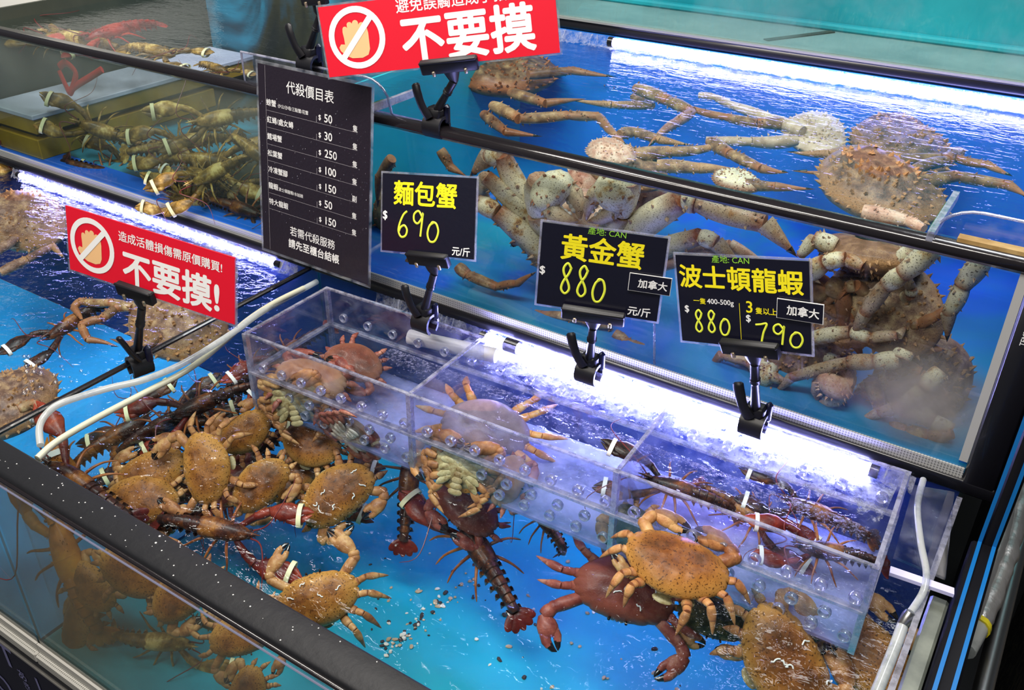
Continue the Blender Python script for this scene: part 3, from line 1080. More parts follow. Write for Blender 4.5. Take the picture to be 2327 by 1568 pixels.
def nosign(t, cx, cz, r):
    """White ring and slash over a pale open hand."""
    b = MB()
    s = r / 1.0
    out = [(-.46, -.18), (-.60, -.16), (-.68, -.26), (-.64, -.38), (-.44, -.56), (-.26, -.64), (.10, -.66), (.32, -.58), (.40, -.40), (.42, .10), (.40, .26), (.34, .34)]
    for x, z, rr_ in ((.22, .36, .11), (.01, .45, .11), (-.20, .42, .10), (-.38, .30, .09)):
        out += [(x + rr_ * math.cos(R(an)), z + rr_ * math.sin(R(an))) for an in (20, 55, 90, 125, 160)]
    out += [(-.48, .22), (-.46, 0)]
    b.poly([(cx + s * x, -.0016, cz + s * z) for x, z in out])
    obj('hand_picture', b, 'skin', t, False)
    b = MB()
    n = 40
    vs, fs = [], []
    for i in range(n):
        a = 2 * math.pi * i / n
        for rr in (.80, 1.0):
            vs.append((cx + s * rr * math.cos(a), -.0019, cz + s * rr * math.sin(a)))
    fs = [(2 * i, 2 * i + 1, (2 * i + 3) % (2 * n), (2 * i + 2) % (2 * n)) for i in range(n)]
    b.add(vs, fs)
    d, q = V((.62, 0, .66)).normalized(), V((.66, 0, -.62)).normalized()
    c = V((cx, -.002, cz))
    b.poly([c + (d * .88 + q * .10) * s, c + (d * .88 - q * .10) * s, c + (-d * .88 - q * .10) * s, c + (-d * .88 + q * .10) * s])
    obj('ban_ring', b, 'white', t, False)


def jaw_on(t, u, v, off=.006):
    """Point on a sign's face seen at (u, v), lifted a little off the sheet."""
    n = t.matrix_world.to_3x3() @ V((0, -1, 0))
    return hitplane(u, v, t.matrix_world.translation, n) + n * off


def clip(label, jaw, xdir, jw, clamp, lever=-1, over=True, zrot=0.0, group='black sign clips'):
    """Sign clip: jaw bar with two rivets, neck, ribbed post, lever and clamp."""
    jaw, clamp = V(jaw), V(clamp)
    t = thing('sign_clip', label, 'sign clip', clamp, None, group)
    xd = V(xdir).normalized()
    up = (jaw - clamp).normalized()
    zd = (up - xd * up.dot(xd)).normalized()
    yd = zd.cross(xd)
    rot = Matrix((xd, yd, zd)).transposed()

    def B(lo, hi, org, bev=.002):
        b = MB().rbox(lo, hi, bev)
        b.v = [tuple(V(org) + rot @ V(p)) for p in b.v]
        return b
    wobj('jaw_bar', B((-jw / 2, -.008, -.010), (jw / 2, .004, .012), jaw), 'plastic', t, True)
    wobj('jaw_lip', B((-jw / 2, -.0095, .008), (jw / 2, -.004, .0135), jaw), 'plastic', t, True)
    for s in (-1, 1):
        wobj('rivet', B((s * jw * .28 - .0025, -.0105, -.012), (s * jw * .28 + .0025, -.007, -.003), jaw, .001), 'brass', t, True)
    nb = MB().tube([jaw - zd * .008, jaw - zd * .02, jaw - zd * .03], [jw * .16, .010, .006], 10, 0, .6, yd)
    wobj('neck', nb, 'plastic', t, True)
    top = clamp + V((0, 0, .022))
    L = jaw - zd * .028
    pts = [L, lerp(L, top, .28), lerp(L, top, .30), lerp(L, top, .33), lerp(L, top, .36), lerp(L, top, .39), lerp(L, top, .42), top]
    wobj('post', MB().tube(pts, [.0062, .0062, .0075, .0062, .0075, .0062, .0055, .0075], 12), 'plastic', t, True)
    # clamp: open C round the edge with two ears
    cw = .017
    b = MB()
    n = 14
    vs, fs = [], []
    for i in range(n + 1):
        a = lerp(R(-60), R(240), i / n)
        for rr in (.014, .019):
            for sx in (-cw, cw):
                vs.append(V((sx, -rr * math.cos(a) * .9, rr * math.sin(a))))
    for i in range(n):
        a = i * 4
        fs += [(a, a + 1, a + 5, a + 4), (a + 2, a + 6, a + 7, a + 3), (a, a + 4, a + 6, a + 2), (a + 1, a + 3, a + 7, a + 5)]
    fs += [(0, 2, 3, 1), (n * 4, n * 4 + 1, n * 4 + 3, n * 4 + 2)]
    rz = Matrix.Rotation(zrot, 3, 'Z')
    b.add([clamp + rz @ p for p in vs], fs)
    wobj('clamp', b, 'plastic', t, True)
    wobj('clamp_block', MB().rbox(clamp + V((-.014, -.009, .012)), clamp + V((.014, .013, .032)), .004), 'plastic', t, True)
    lp = [clamp + rz @ V(p) for p in ((lever * .004, -.012, .016), (lever * .014, -.016, .034), (lever * .022, -.017, .056), (lever * .027, -.014, .068))]
    wobj('lever', MB().tube(smoothpts(lp, 4), [.008] * 3 + [.0075] * 4 + [.008] * 5 + [.005], 10, 0, .55, (0, 1, 0)), 'plastic', t, True)
    wobj('spring_ear', MB().rbox(clamp + V((.010, .004, .004)), clamp + V((.020, .016, .036)), .004), simple('blue_sheen_plastic', (.01, .012, .05), .25), t, True)
    return t


# price list
W_, H_ = .273, .348
t = card('price_list', 'tall dark laminated service price list hanging on the upper rail', 'price list', (-.4901, -.055, 1.0104), (-1.5, -7.7, -.2), W_, H_, 'menublack', .02)


def cx(f): return -W_ / 2 + f * W_
def cz(f): return H_ / 2 - f * H_


lettering(t, 'heading_lettering', '代殺價目表', cx(.48), cz(.10), .0225, 'white', .006)
rows = [('螃蟹', '沙公/沙母/三點蟹/花蟹', '50', '隻'), ('紅蟳/處女蟳', '', '30', '隻'), ('鱈場蟹', '', '250', '隻'), ('松葉蟹', '', '100', '隻'),
        ('冷凍蟹腳', '', '150', '副'), ('龍蝦', '波士頓龍蝦/水姑娘', '50', '隻'), ('特大龍蝦', '', '150', '隻')]
ln = MB()
for i, (a, s, pr, un) in enumerate(rows):
    f = .208 + .0855 * i
    wd = .0125 * (len(a) if '/' not in a else len(a) - .6)
    lettering(t, 'item_lettering', a, cx(.09) + wd / 2, cz(f - .012), .0125, 'white', .012)
    if s:
        ws = .0072 * len(s) * .86
        lettering(t, 'note_lettering', s, cx(.09) + wd + .004 + ws / 2, cz(f - .006), .0075, 'white', .004)
    lettering(t, 'price_lettering', '$', cx(.565), cz(f + .002), .012, 'white', .015)
    wp = .0115 * len(pr)
    lettering(t, 'price_lettering', pr, cx(.595) + wp / 2, cz(f - .002), .0195, 'white', .012)
    lettering(t, 'unit_lettering', un, cx(.86), cz(f + .012), .0115, 'white', .006)
    z = cz(f + .030)
    ln.poly([(cx(.09), -.0015, z), (cx(.88), -.0015, z), (cx(.88), -.0015, z + .0005), (cx(.09), -.0015, z + .0005)])
    ln.poly([(cx(.535), -.0015, z), (cx(.538), -.0015, z), (cx(.538), -.0015, z + .011), (cx(.535), -.0015, z + .011)])
ln.poly([(cx(.085), -.0015, cz(.98)), (cx(.087), -.0015, cz(.98)), (cx(.087), -.0015, cz(.02)), (cx(.085), -.0015, cz(.02))])
obj('ruled_lines', ln, simple('print_grey', (.35, .33, .36), .5), t, False)
lettering(t, 'footer_lettering', '若需代殺服務', cx(.49), cz(.835), .0188, 'white', .006)
lettering(t, 'footer_lettering', '請先至櫃台結帳', cx(.50), cz(.905), .0182, 'white', .02)
# droplets on the laminate
dr = MB()
rr = random.Random(3)
for k in range(420):
    x, f = rr.uniform(.03, .97), rr.uniform(.16, .80)
    if .1 < x < .7 and rr.random() < .45:
        continue
    r_ = rr.uniform(.0004, .0011)
    dr.ball((cx(x), -.0016, cz(f)), (r_, .0005, r_ * 1.2), 6, 4)
o = obj('water_drops', dr, clear('drop_water', (.9, .9, .95), .12, 2, .7), t)
o['kind'] = 'stuff'


def price_card(label, ctr, deg, w_, h_, title, tx, tz, tsize, st, face='cardblack'):
    t = card('price_card', label, 'price card', ctr, deg, w_, h_, face, .018, 'black price cards')
    lettering(t, 'title_lettering', title, -w_ / 2 + tx * w_, h_ / 2 - tz * h_, tsize * w_, 'yellow', .022, st)
    return t


WC, HC = .176, .126
t = price_card('black card with yellow title and handwritten 690 beside the price list', (-.1886, -.12, 1.0292), (2.6, -17.7, -8.1), WC, HC, '麵包蟹', .47, .25, .222, 1.0)
handwritten(t, 'handwriting', '690', -.058, .024, -.037, .004, 'chalk', [0, .004, -.004])
lettering(t, 'unit_lettering', '$', -.079, -.005, .018, 'white', .02)
lettering(t, 'unit_lettering', '元/斤', .062, -.050, .0145, 'white', .02)

W2, H2 = .178, .128
t = price_card('black card with yellow title and one handwritten 880, middle card', (.1105, -.12, 1.0175), (18.9, -5.7, 1.4), W2, H2, '黃金蟹', .50, .26, .222, .98)
lettering(t, 'green_handwriting', '產地: CAN', .004, .058, .0115, 'green', -.004)
handwritten(t, 'handwriting', '880', -.058, .012, -.040, .006, 'chalk', [.001, 0, -.006])
lettering(t, 'unit_lettering', '$', -.081, -.009, .016, 'white', .02)
lettering(t, 'unit_lettering', '元/斤', .060, -.050, .0145, 'white', .02)
mid = t
W3, H3 = .182, .127
t = price_card('black card with yellow lobster title, 880 and 790, rightmost card', (.3142, -.12, 1.0309), (-2.4, -3.3, -13.0), W3, H3, '波士頓龍蝦', .49, .245, .182, 1.0)
lettering(t, 'green_handwriting', '產地: CAN', -.012, .0575, .011, 'green', -.004)
lettering(t, 'note_lettering', '一隻', -.058, -.001, .009, 'yellow', .01)
lettering(t, 'note_lettering', '400-500g', -.029, -.0015, .0098, 'white', .012)
b = MB().poly([(-.0035, -.0016, -.058), (-.0028, -.0016, -.058), (-.0028, -.0016, .0), (-.0035, -.0016, .0)])
obj('divider_line', b, 'yellow', t, False)
lettering(t, 'note_lettering', '3', .010, -.004, .022, 'yellow', .012)
lettering(t, 'note_lettering', '隻以上', .032, -.008, .0095, 'yellow', .015)
lettering(t, 'unit_lettering', '$', -.077, -.014, .013, 'white', .02)
lettering(t, 'unit_lettering', '$', .008, -.020, .013, 'white', .02)
handwritten(t, 'handwriting', '880', -.070, -.016, -.045, -.014, 'chalk', [0, .001, -.002], .0014)
handwritten(t, 'handwriting', '790', .014, .080, -.052, -.024, 'chalk', [.001, .001, -.002], .0014)
right = t


def origin_tag(label, base, dx, dz, tilt):
    mw = base.matrix_world
    c = mw @ V((dx, -.004, dz))
    rot = mw.to_3x3().normalized() @ Matrix.Rotation(R(tilt), 3, 'Y')
    t = thing('origin_tag', label, 'tag', c, rot, 'small white bordered tags')
    w_, h_ = .058, .026
    obj('border', MB().box((-w_ / 2, -.0006, -h_ / 2), (w_ / 2, .0006, h_ / 2)), 'white', t, False)
    obj('face', MB().box((-w_ / 2 + .0008, -.001, -h_ / 2 + .0008), (w_ / 2 - .0008, .0002, h_ / 2 - .0008)), 'cardblack', t, False)
    lettering(t, 'lettering', '加拿大', .004, 0, .0136, 'white', .02)
    return t


bpy.context.view_layer.update()
origin_tag('small tag on the right edge of the middle 880 card', mid, .070, -.006, 0)
origin_tag('small tag on the right edge of the rightmost card', right, .076, -.003, 4)

WR, HR = .371, .109
t = card('warning_sign', 'large red do not touch sign clipped on the upper rail', 'warning sign', (-.2423, -.012, 1.2778), (21.1, -10.7, -9.1), WR, HR, 'red', .008, 'red do not touch signs')
nosign(t, -WR / 2 + .157 * WR, .002, .0455)
lettering(t, 'title_lettering', '不要摸', .046, -.010, .071, 'white', .028, .98)
lettering(t, 'note_lettering', '避免誤觸造成手指受傷', .048, .039, .0215, 'white', .012)
big = t
WS, HS = .318, .109
t = card('warning_sign', 'small red do not touch sign clipped on the glass partition at left', 'warning sign', (-.4699, -.42, .9922), (9.0, -8.4, 3.9), WS, HS, 'red', .012, 'red do not touch signs')
nosign(t, -WS / 2 + .165 * WS, .0, .043)
lettering(t, 'title_lettering', '不要摸!', .040, -.016, .0555, 'white', .028, 1.0)
lettering(t, 'note_lettering', '造成活體損傷需原價購買!', .040, .030, .0168, 'white', .012)
small = t


def on_card(t, x, z, y=-.002): return t.matrix_world @ V((x, y, z))


bpy.context.view_layer.update()
c690 = bpy.data.objects['price_card']
cl1 = onz(TZ1 - .004, 965, 732)
cl2 = onz(TZ1 - .004, 1338, 846)
cl3 = onz(TZ1 - .004, 1712, 963)
clip('black sign clip under the handwritten 690 card', jaw_on(c690, 980, 588), c690.matrix_world.to_3x3() @ V((1, 0, 0)), .074, cl1, -1)
clip('black sign clip under the middle 880 card', jaw_on(mid, 1350, 712), mid.matrix_world.to_3x3() @ V((1, 0, 0)), .090, cl2, -1)
clip('black sign clip under the rightmost black card', jaw_on(right, 1710, 787), right.matrix_world.to_3x3() @ V((1, 0, -.0)), .078, cl3, -1)
clip('black sign clip holding the large red sign on the upper rail', jaw_on(big, 1024, 147), big.matrix_world.to_3x3() @ V((1, 0, 0)), .090, V((-.262, .003, 1.122)), -1)
clip('black sign clip holding the small red sign on the partition', jaw_on(small, 318, 663), small.matrix_world.to_3x3() @ V((1, 0, 0)), .068, onz(.788, 318, 828), -1, True, R(75))
clip('black sign clip above the price list, jaw at the top edge', ony(.0, 716, -4), V((1, 0, .15)), .055, ony(.012, 704, 148), -1)

# cabinet lettering below the front tank (runs down the panel)
for s_, u, v, sz, m_ in (('T', 14, 1490, .085, 'lav'), ('O', 6, 1555, .085, 'lav'), ('あ', 50, 1535, .03, 'lav'), ('き', 62, 1560, .026, 'lav'), ('L', 95, 1565, .06, 'lav')):
    p = ony(-.701, u, v)
    o = lettering(None, 'lettering', s_, 0, 0, sz, m_, .01, 1, 0)
    o.parent = cb
    o.matrix_parent_inverse = cb.matrix_world.inverted()
    o.matrix_world = Matrix.Translation(p)
lt = lettering(None, 'lettering', 'TEMPERED GLASS', 0, 0, .0085, 'white', .01, 1, 0)
lt.parent = t2
lt.matrix_parent_inverse = t2.matrix_world.inverted()
lt.matrix_world = Matrix.Translation(V((.628, -.0115, 1.052))) @ Matrix.Rotation(R(-90), 4, 'Y')


# ------------------------------------------------------------------ shells
M['crab'] = shell('brown_crab_shell', [(.28, (.05, .014, .004)), (.43, (.16, .048, .010)), (.56, (.29, .105, .018)), (.74, (.44, .20, .045))], 3.2,
                  spot=(.05, .014, .005), edge=(.50, .25, .06), spot_scale=44, spot_at=.39, bscale=40, rough=.42, coat=.2)
M['crableg'] = shell('brown_crab_leg', [(.3, (.20, .07, .03)), (.5, (.42, .19, .07)), (.7, (.60, .36, .15))], 7, edge=(.16, .05, .03))
M['redcrab'] = shell('red_crab_shell', [(.3, (.06, .018, .012)), (.5, (.15, .042, .026)), (.7, (.25, .09, .05))], 3, edge=(.30, .13, .075), spot=(.55, .32, .26), spot_at=.30, spot_scale=70)
M['redleg'] = shell('red_crab_leg', [(.3, (.12, .025, .022)), (.55, (.28, .085, .06)), (.7, (.42, .2, .14))], 9)
M['palecrab'] = shell('pale_crab_shell', [(.3, (.17, .065, .038)), (.5, (.28, .13, .07)), (.7, (.36, .20, .115))], 3, edge=(.40, .24, .14))
M['maroon'] = shell('maroon_crab_shell', [(.3, (.055, .012, .012)), (.5, (.13, .028, .022)), (.7, (.24, .06, .04))], 3, edge=(.25, .07, .045))
M['maroonleg'] = shell('maroon_crab_leg', [(.3, (.16, .03, .025)), (.55, (.32, .085, .06)), (.7, (.50, .22, .15))], 7)
M['purplecrab'] = shell('purple_crab_shell', [(.3, (.08, .055, .08)), (.5, (.17, .12, .17)), (.7, (.28, .20, .26))], 3, edge=(.34, .25, .30))
M['orangeleg'] = shell('orange_crab_leg', [(.3, (.42, .15, .05)), (.55, (.62, .28, .09)), (.7, (.70, .45, .22))], 8)
M['greencrab'] = shell('weedy_crab_shell', [(.35, (.010, .014, .008)), (.5, (.03, .035, .015)), (.62, (.10, .08, .02)), (.8, (.3, .25, .1))], 9, bstr=.8)
M['belly'] = shell('cream_belly', [(.3, (.14, .08, .03)), (.46, (.40, .32, .15)), (.64, (.58, .52, .30))], 8, edge=(.20, .10, .03))
M['wbelly'] = shell('white_belly', [(.3, (.30, .22, .17)), (.48, (.58, .52, .45)), (.7, (.74, .70, .64))], 7)
M['lob'] = shell('dark_lobster_shell', [(.34, (.012, .008, .008)), (.5, (.045, .016, .012)), (.62, (.14, .045, .015)), (.78, (.38, .15, .03))], 8, spot=(.40, .10, .02), spot_at=.30, spot_scale=60, rough=.28)
M['lobclaw'] = shell('red_lobster_claw', [(.3, (.035, .008, .008)), (.5, (.13, .016, .012)), (.68, (.30, .045, .02)), (.85, (.5, .16, .04))], 5, rough=.25, edge=(.38, .05, .02))
M['lobleg'] = shell('lobster_leg', [(.3, (.14, .03, .015)), (.6, (.36, .12, .03))], 9)
M['olob'] = shell('orange_lobster_shell', [(.3, (.16, .05, .008)), (.5, (.46, .15, .015)), (.68, (.66, .28, .03)), (.85, (.35, .26, .05))], 7)
M['goldlob'] = shell('murky_lobster_shell', [(.3, (.05, .03, .008)), (.46, (.17, .095, .02)), (.58, (.38, .22, .05)), (.70, (.75, .55, .20))], 9)
M['redlob'] = shell('bright_red_lobster_shell', [(.3, (.12, .01, .01)), (.5, (.36, .025, .02)), (.7, (.5, .08, .05))], 7)
M['kcream'] = shell('king_crab_cream', [(.24, (.20, .07, .02)), (.34, (.52, .34, .14)), (.44, (.68, .60, .38)), (.8, (.76, .70, .52))], 9,
                    spot=(.05, .025, .02), edge=(.24, .075, .03), spot_scale=85, spot_at=.385, rough=.4)
M['ktan'] = shell('king_crab_tan', [(.28, (.06, .03, .02)), (.44, (.17, .10, .055)), (.58, (.33, .21, .10)), (.72, (.62, .46, .24))], 9,
                  spot=(.07, .03, .02), edge=(.36, .13, .05), spot_scale=80, spot_at=.33)
M['kshade'] = shell('king_crab_brown', [(.3, (.07, .035, .025)), (.46, (.19, .10, .065)), (.6, (.36, .22, .12)), (.74, (.58, .42, .22))], 9, edge=(.46, .24, .1), bstr=.9, spot=(.06, .02, .015), spot_at=.36)
M['kpink'] = shell('king_crab_pink', [(.3, (.40, .16, .10)), (.5, (.62, .36, .24)), (.7, (.78, .60, .44))], 7, spot=(.12, .04, .03))
M['kred'] = shell('king_crab_red', [(.3, (.10, .02, .03)), (.5, (.24, .06, .06)), (.7, (.40, .16, .12))], 6)
M['kpale'] = shell('king_crab_pale', [(.3, (.30, .20, .13)), (.5, (.50, .38, .26)), (.7, (.66, .54, .40))], 5)
M['spine'] = simple('spine_tip', (.45, .25, .12), .4)
M['antenna'] = simple('antenna_red', (.16, .02, .02), .35)
M['darkantenna'] = simple('antenna_dark', (.02, .01, .012), .35)

CACHE = {}


def cached(key, fn):
    if key not in CACHE:
        CACHE[key] = fn()
    return CACHE[key]


# ---- brown crab (unit: carapace width 1, y forward, z up)
def outline(t, s_=1.0):
    """Smooth oval; the pie-crust lobes grow only towards the edge (s_ = 1)."""
    c, s = math.cos(t), math.sin(t)
    p = 2.3
    k = (abs(c) ** p + abs(s) ** p) ** (-1 / p)
    x, y = .5 * k * c, (.285 if s > 0 else .355) * k * s
    if s < 0:
        x *= 1 - .34 * s * s
    fr = max(0.0, min(1.0, (s + .25) * 3)) * max(0, min(1, abs(c) * 2.2 - .25))
    cr = 1 + .060 * fr * (abs(math.sin(10 * t)) ** .5 - .75) * s_ ** 7
    if s > 0 and abs(c) < .2:
        cr += .05 * (1 - abs(c) / .2) * (.5 + .5 * math.cos(c * 60)) * s_ ** 5
    return x * cr, y * cr + .03 * s_


def carapace_mesh(m, seed=0, hgt=.155):
    b = MB()
    nt, nr = 132, 14
    vs, ws, fs = [(0, .03, hgt)], [0], []
    for i in range(1, nr + 1):
        s = math.sin(math.pi / 2 * i / nr)
        for j in range(nt):
            t = 2 * math.pi * j / nt
            x, y = outline(t, s)
            y -= .03 * s
            y = y + .03
            z = hgt * (1 - s ** 3.2) ** .62
            d = V((x * s * 5, y * s * 5, seed * 3.1))
            z += .018 * (1 - s ** 4) * mnoise.noise(d * .9) + .010 * (1 - s ** 6) * mnoise.noise(d * 2.2)
            # groove pattern of the stomach and branchial regions
            z -= .012 * math.exp(-((abs(x * s) - .12 - .05 * math.cos(y * s * 9)) / .022) ** 2) * (1 - s ** 2)
            vs.append((x * s, (y - .03) * s + .03, z))
            ws.append(.15 * s + .85 * max(0, (s - .55) / .45) ** 2)
    for j in range(nt):
        fs.append((0, 1 + j, 1 + (j + 1) % nt))
    for i in range(nr - 1):
        for j in range(nt):
            a, c = 1 + i * nt, 1 + (i + 1) * nt
            fs.append((a + j, c + j, c + (j + 1) % nt, a + (j + 1) % nt))
    # rolled rim under the edge
    o = 1 + (nr - 1) * nt
    for q, (k, z) in enumerate(((1.0, -.020), (.93, -.035), (.80, -.045))):
        for j in range(nt):
            x, y = outline(2 * math.pi * j / nt)
            vs.append((x * k, (y - .03) * k + .03, z))
            ws.append(.6)
        n = 1 + (nr + q) * nt
        p = n - nt
        for j in range(nt):
            fs.append((p + j, n + j, n + (j + 1) % nt, p + (j + 1) % nt))
    b.add(vs, fs, 0, ws)
    return b.mesh('carapace', m)


def under_mesh(m):
    b = MB()
    nt, nr = 40, 6
    vs, ws, fs = [(0, .02, -.135)], [0], []
    for i in range(1, nr + 1):
        s = i / nr
        for j in range(nt):
            x, y = outline(2 * math.pi * j / nt)
            vs.append((x * s * .86, (y - .03) * s * .9 + .03, -.135 + .11 * s ** 2.5))
            ws.append(.2 if j % 4 else .5)
    for j in range(nt):
        fs.append((0, 1 + (j + 1) % nt, 1 + j))
    for i in range(nr - 1):
        for j in range(nt):
            a, c = 1 + i * nt, 1 + (i + 1) * nt
            fs.append((a + j, a + (j + 1) % nt, c + (j + 1) % nt, c + j))
    b.add(vs, fs, 0, ws)
    for s in (-1, 1):
        for i in range(5):
            b.ball((s * (.15 + .01 * i), .15 - .085 * i, -.117 + .004 * i), (.125, .050, .020), 12, 6, 0, Matrix.Rotation(s * R(14 - 14 * i), 3, 'Z'), .0)
        b.ball((s * .045, .235, -.07), (.042, .085, .05), 10, 6, 0)
        b.ball((s * .20, .225, -.05), (.13, .05, .04), 12, 6, 0)
    return b.mesh('underbody', m)


def flap_mesh(m):
    b = MB()
    for i in range(6):
        y = -.31 + .075 * i
        b.ball((0, y, -.128 - .004 * math.sin(i)), (.10 - .012 * i, .050, .018), 12, 6, 0, None, .25)
    return b.mesh('abdomen_flap', m)


def claw_meshes(j, k, m, bend):
    """Jointed claw: j = shoulder, elbow, wrist, tip; k size; bend = side the fingers curve to."""
    S, E, Wp, T = [V(p) for p in j]
    T = Wp + (T - Wp) * 1.18
    b = MB()
    b.tube(smoothpts([S, lerp(S, E, .5) + V((0, 0, .015)), E], 4), [.045 * k, .052 * k, .056 * k, .058 * k, .060 * k, .062 * k, .062 * k, .058 * k, .05 * k], 12)
    b.ball(E, (.060 * k, .060 * k, .056 * k), 12, 8)
    d = (T - Wp)
    L = d.length
    d.normalize()
    n = V(bend).normalized()
    n = (n - d * n.dot(d)).normalized()
    b.tube(smoothpts([E, lerp(E, Wp, .5), Wp], 3), [.050 * k, .056 * k, .062 * k, .066 * k, .064 * k, .058 * k, .048 * k], 12, 0, .85)
    up = d.cross(n)
    palm = [Wp - d * L * .04, Wp + d * L * .08, Wp + d * L * .22, Wp + d * L * .38, Wp + d * L * .52, Wp + d * L * .60]
    b.tube(palm, [.040 * k, .066 * k, .088 * k, .094 * k, .080 * k, .05 * k], 16, 0, .62, up)
    f1 = [Wp + d * L * .48 - n * .042 * k, Wp + d * L * .66 - n * .056 * k, Wp + d * L * .80 - n * .044 * k]
    f2 = [Wp + d * L * .46 + n * .040 * k, Wp + d * L * .64 + n * .050 * k, Wp + d * L * .78 + n * .036 * k]
    b.tube(f1, [.052 * k, .044 * k, .035 * k], 10, 0, .8, up)
    b.tube(f2, [.050 * k, .040 * k, .032 * k], 10, 0, .8, up)
    for i in range(3):
        b.ball(Wp + d * L * (.60 + .06 * i) + n * .025 * k, .012 * k, 6, 4)
    c = MB()
    c.tube([f1[-1] - d * .012 * k, Wp + d * L * .92 - n * .026 * k, T - n * .002 * k], [.036 * k, .024 * k, .004 * k], 10, 0, .8, up)
    c.tube([f2[-1] - d * .012 * k, Wp + d * L * .90 + n * .022 * k, Wp + d * L * .985 + n * .010 * k], [.033 * k, .022 * k, .004 * k], 10, 0, .8, up)
    return b.mesh('claw', m), c.mesh('claw_tip', 'tip')


def crab_leg_mesh(p, k, m):
    b = MB()
    p = [V(q) for q in p]
    rad = [(.034, .056, .046), (.038, .042, .036), (.036, .046, .032), (.030, .021, .003)]
    for i in range(len(p) - 1):
        a, c = p[i], p[i + 1]
        r = rad[min(i, 3)]
        pts = [lerp(a, c, t) for t in (0, .2, .5, .8, 1)]
        rr = [r[0], (r[0] + r[1]) / 2 * 1.05, r[1], (r[1] + r[2]) / 2, r[2]]
        b.tube(pts, [x * k for x in rr], 10, 0, .72, (0, 0, 1), True, (lambda t, a_, i=i: .8 * max(0, (t - .8) / .2) if i < 3 else .5 * t))
    return b.mesh('leg', m)


CRABPOSE = {
    # claw joints (right side, mirrored), leg reach, leg sweep, knee lift
    'tuck': (((.30, .17, -.06), (.47, .30, -.07), (.42, .40, -.06), (.10, .43, -.06)), .44, .0, .03),
    'reach': (((.30, .17, -.06), (.52, .36, -.05), (.52, .48, -.04), (.30, .72, -.06)), .72, .2, .12),
    'fold': (((.28, .16, -.06), (.46, .33, .0), (.36, .44, .03), (.05, .46, .0)), .55, -.15, .10),
    'press': (((.26, .17, -.05), (.46, .30, -.02), (.40, .36, -.03), (.06, .30, -.10)), .40, -.1, -.25),
    'splay': (((.32, .16, -.05), (.62, .34, -.05), (.70, .46, -.05), (.52, .70, -.06)), .8, .4, .10),
}


def crab_parts(pose, sk, lg, bel, seed):
    J, reach, sweep, lift = CRABPOSE[pose]
    rr = random.Random(seed)
    parts = [('carapace', carapace_mesh(sk, seed), []), ('underbody', under_mesh(bel), []), ('abdomen_flap', flap_mesh(bel), [])]
    for s in (-1, 1):
        jj = [(s * x + rr.uniform(-.02, .02), y + rr.uniform(-.02, .02), z) for x, y, z in J]
        c, t = claw_meshes(jj, 1.0 + .12 * (s > 0), lg, (-s, .3, 0))
        parts.append(('claw', c, [('claw_tip', t)]))
        e = MB().tube([(s * .075, .285, .02), (s * .085, .325, .035)], [.014, .012], 8).ball((s * .086, .332, .038), .016, 8, 6)
        parts.append(('eye', e.mesh('eye', 'eye'), []))
        for i in range(4):
            b0 = V((s * (.36 - .05 * i), .06 - .105 * i, -.07))
            ang = R(18 - 26 * i) + sweep * .5 + rr.uniform(-.2, .2)
            rch = reach * rr.uniform(.8, 1.1) * (1 - .08 * abs(i - 1.2))
            d = V((s * math.cos(ang), math.sin(ang), 0))
            q = V((s * math.cos(ang - .55), math.sin(ang - .55), 0))
            p1 = b0 + d * .26 * rch + V((0, 0, lift * .6))
            p2 = p1 + d * .15 * rch + V((0, 0, lift * .25))
            p3 = p2 + (d * .35 + q).normalized() * .22 * rch + V((0, 0, -lift * .8))
            p4 = p3 + (q + d * .1).normalized() * .17 * rch + V((0, 0, -lift * .9))
            if pose == 'press':
                # folded flat along the body, as when pushed against a pane
                p1 = b0 + V((s * (.17 - .02 * i), .03 - .05 * i, .02))
                p2 = p1 + V((s * .03, -.07, .01))
                p3 = p2 + V((-s * (.09 + .02 * i), -.12, -.01))
                p4 = p3 + V((-s * .10, -.07, -.01))
            parts.append(('leg', crab_leg_mesh([b0, p1, p2, p3, p4], 1.0, lg), []))
    return parts


def assemble(name, label, cat, mw, parts, group=None):
    t = bpy.data.objects.new(name, None)
    COL.objects.link(t)
    t.empty_display_size = .02
    t.matrix_world = mw
    tag(t, label, cat, group)
    for nm, me, subs in parts:
        o = link(nm, me, t)
        for sn, sm in subs:
            link(sn, sm, o)
    return t


def pose_matrix(u, v, where, size, hd, up=(0, 0, 1)):
    ax, val = where
    pos = on('xyz'.index(ax), val, u, v)
    n = V(up).normalized()
    h = hitplane(u + hd[0], v + hd[1], pos, n) - pos
    h.normalize()
    x = h.cross(n)
    rot = Matrix((x, h, n)).transposed()
    return Matrix.Translation(pos) @ rot.to_4x4() @ Matrix.Scale(size, 4)


SETS = {'brown': ('crab', 'crableg', 'belly'), 'red': ('redcrab', 'redleg', 'wbelly'), 'pale': ('palecrab', 'redleg', 'wbelly'),
        'maroon': ('maroon', 'maroonleg', 'belly'), 'purple': ('purplecrab', 'orangeleg', 'wbelly'), 'weedy': ('greencrab', 'crableg', 'belly'),
        'white': ('palecrab', 'redleg', 'wbelly'), 'yellow': ('crab', 'crableg', 'belly')}


def worm_tubes(seed, n):
    rr = random.Random(seed)
    b = MB()
    for k in range(n):
        x, y, a = rr.uniform(-.30, .30), rr.uniform(-.18, .18), rr.uniform(0, 6.3)
        pts = []
        for i in range(5):
            s = math.hypot(x / .5, y / .33)
            z = .155 * (1 - min(.98, s) ** 3.2) ** .62 + .012
            pts.append((x, y + .03, z))
            a += rr.uniform(-1.3, 1.3)
            x += .022 * math.cos(a)
            y += .022 * math.sin(a)
        b.tube(smoothpts(pts, 3), .007, 6)
    return b.mesh('worm_tube', 'wband')


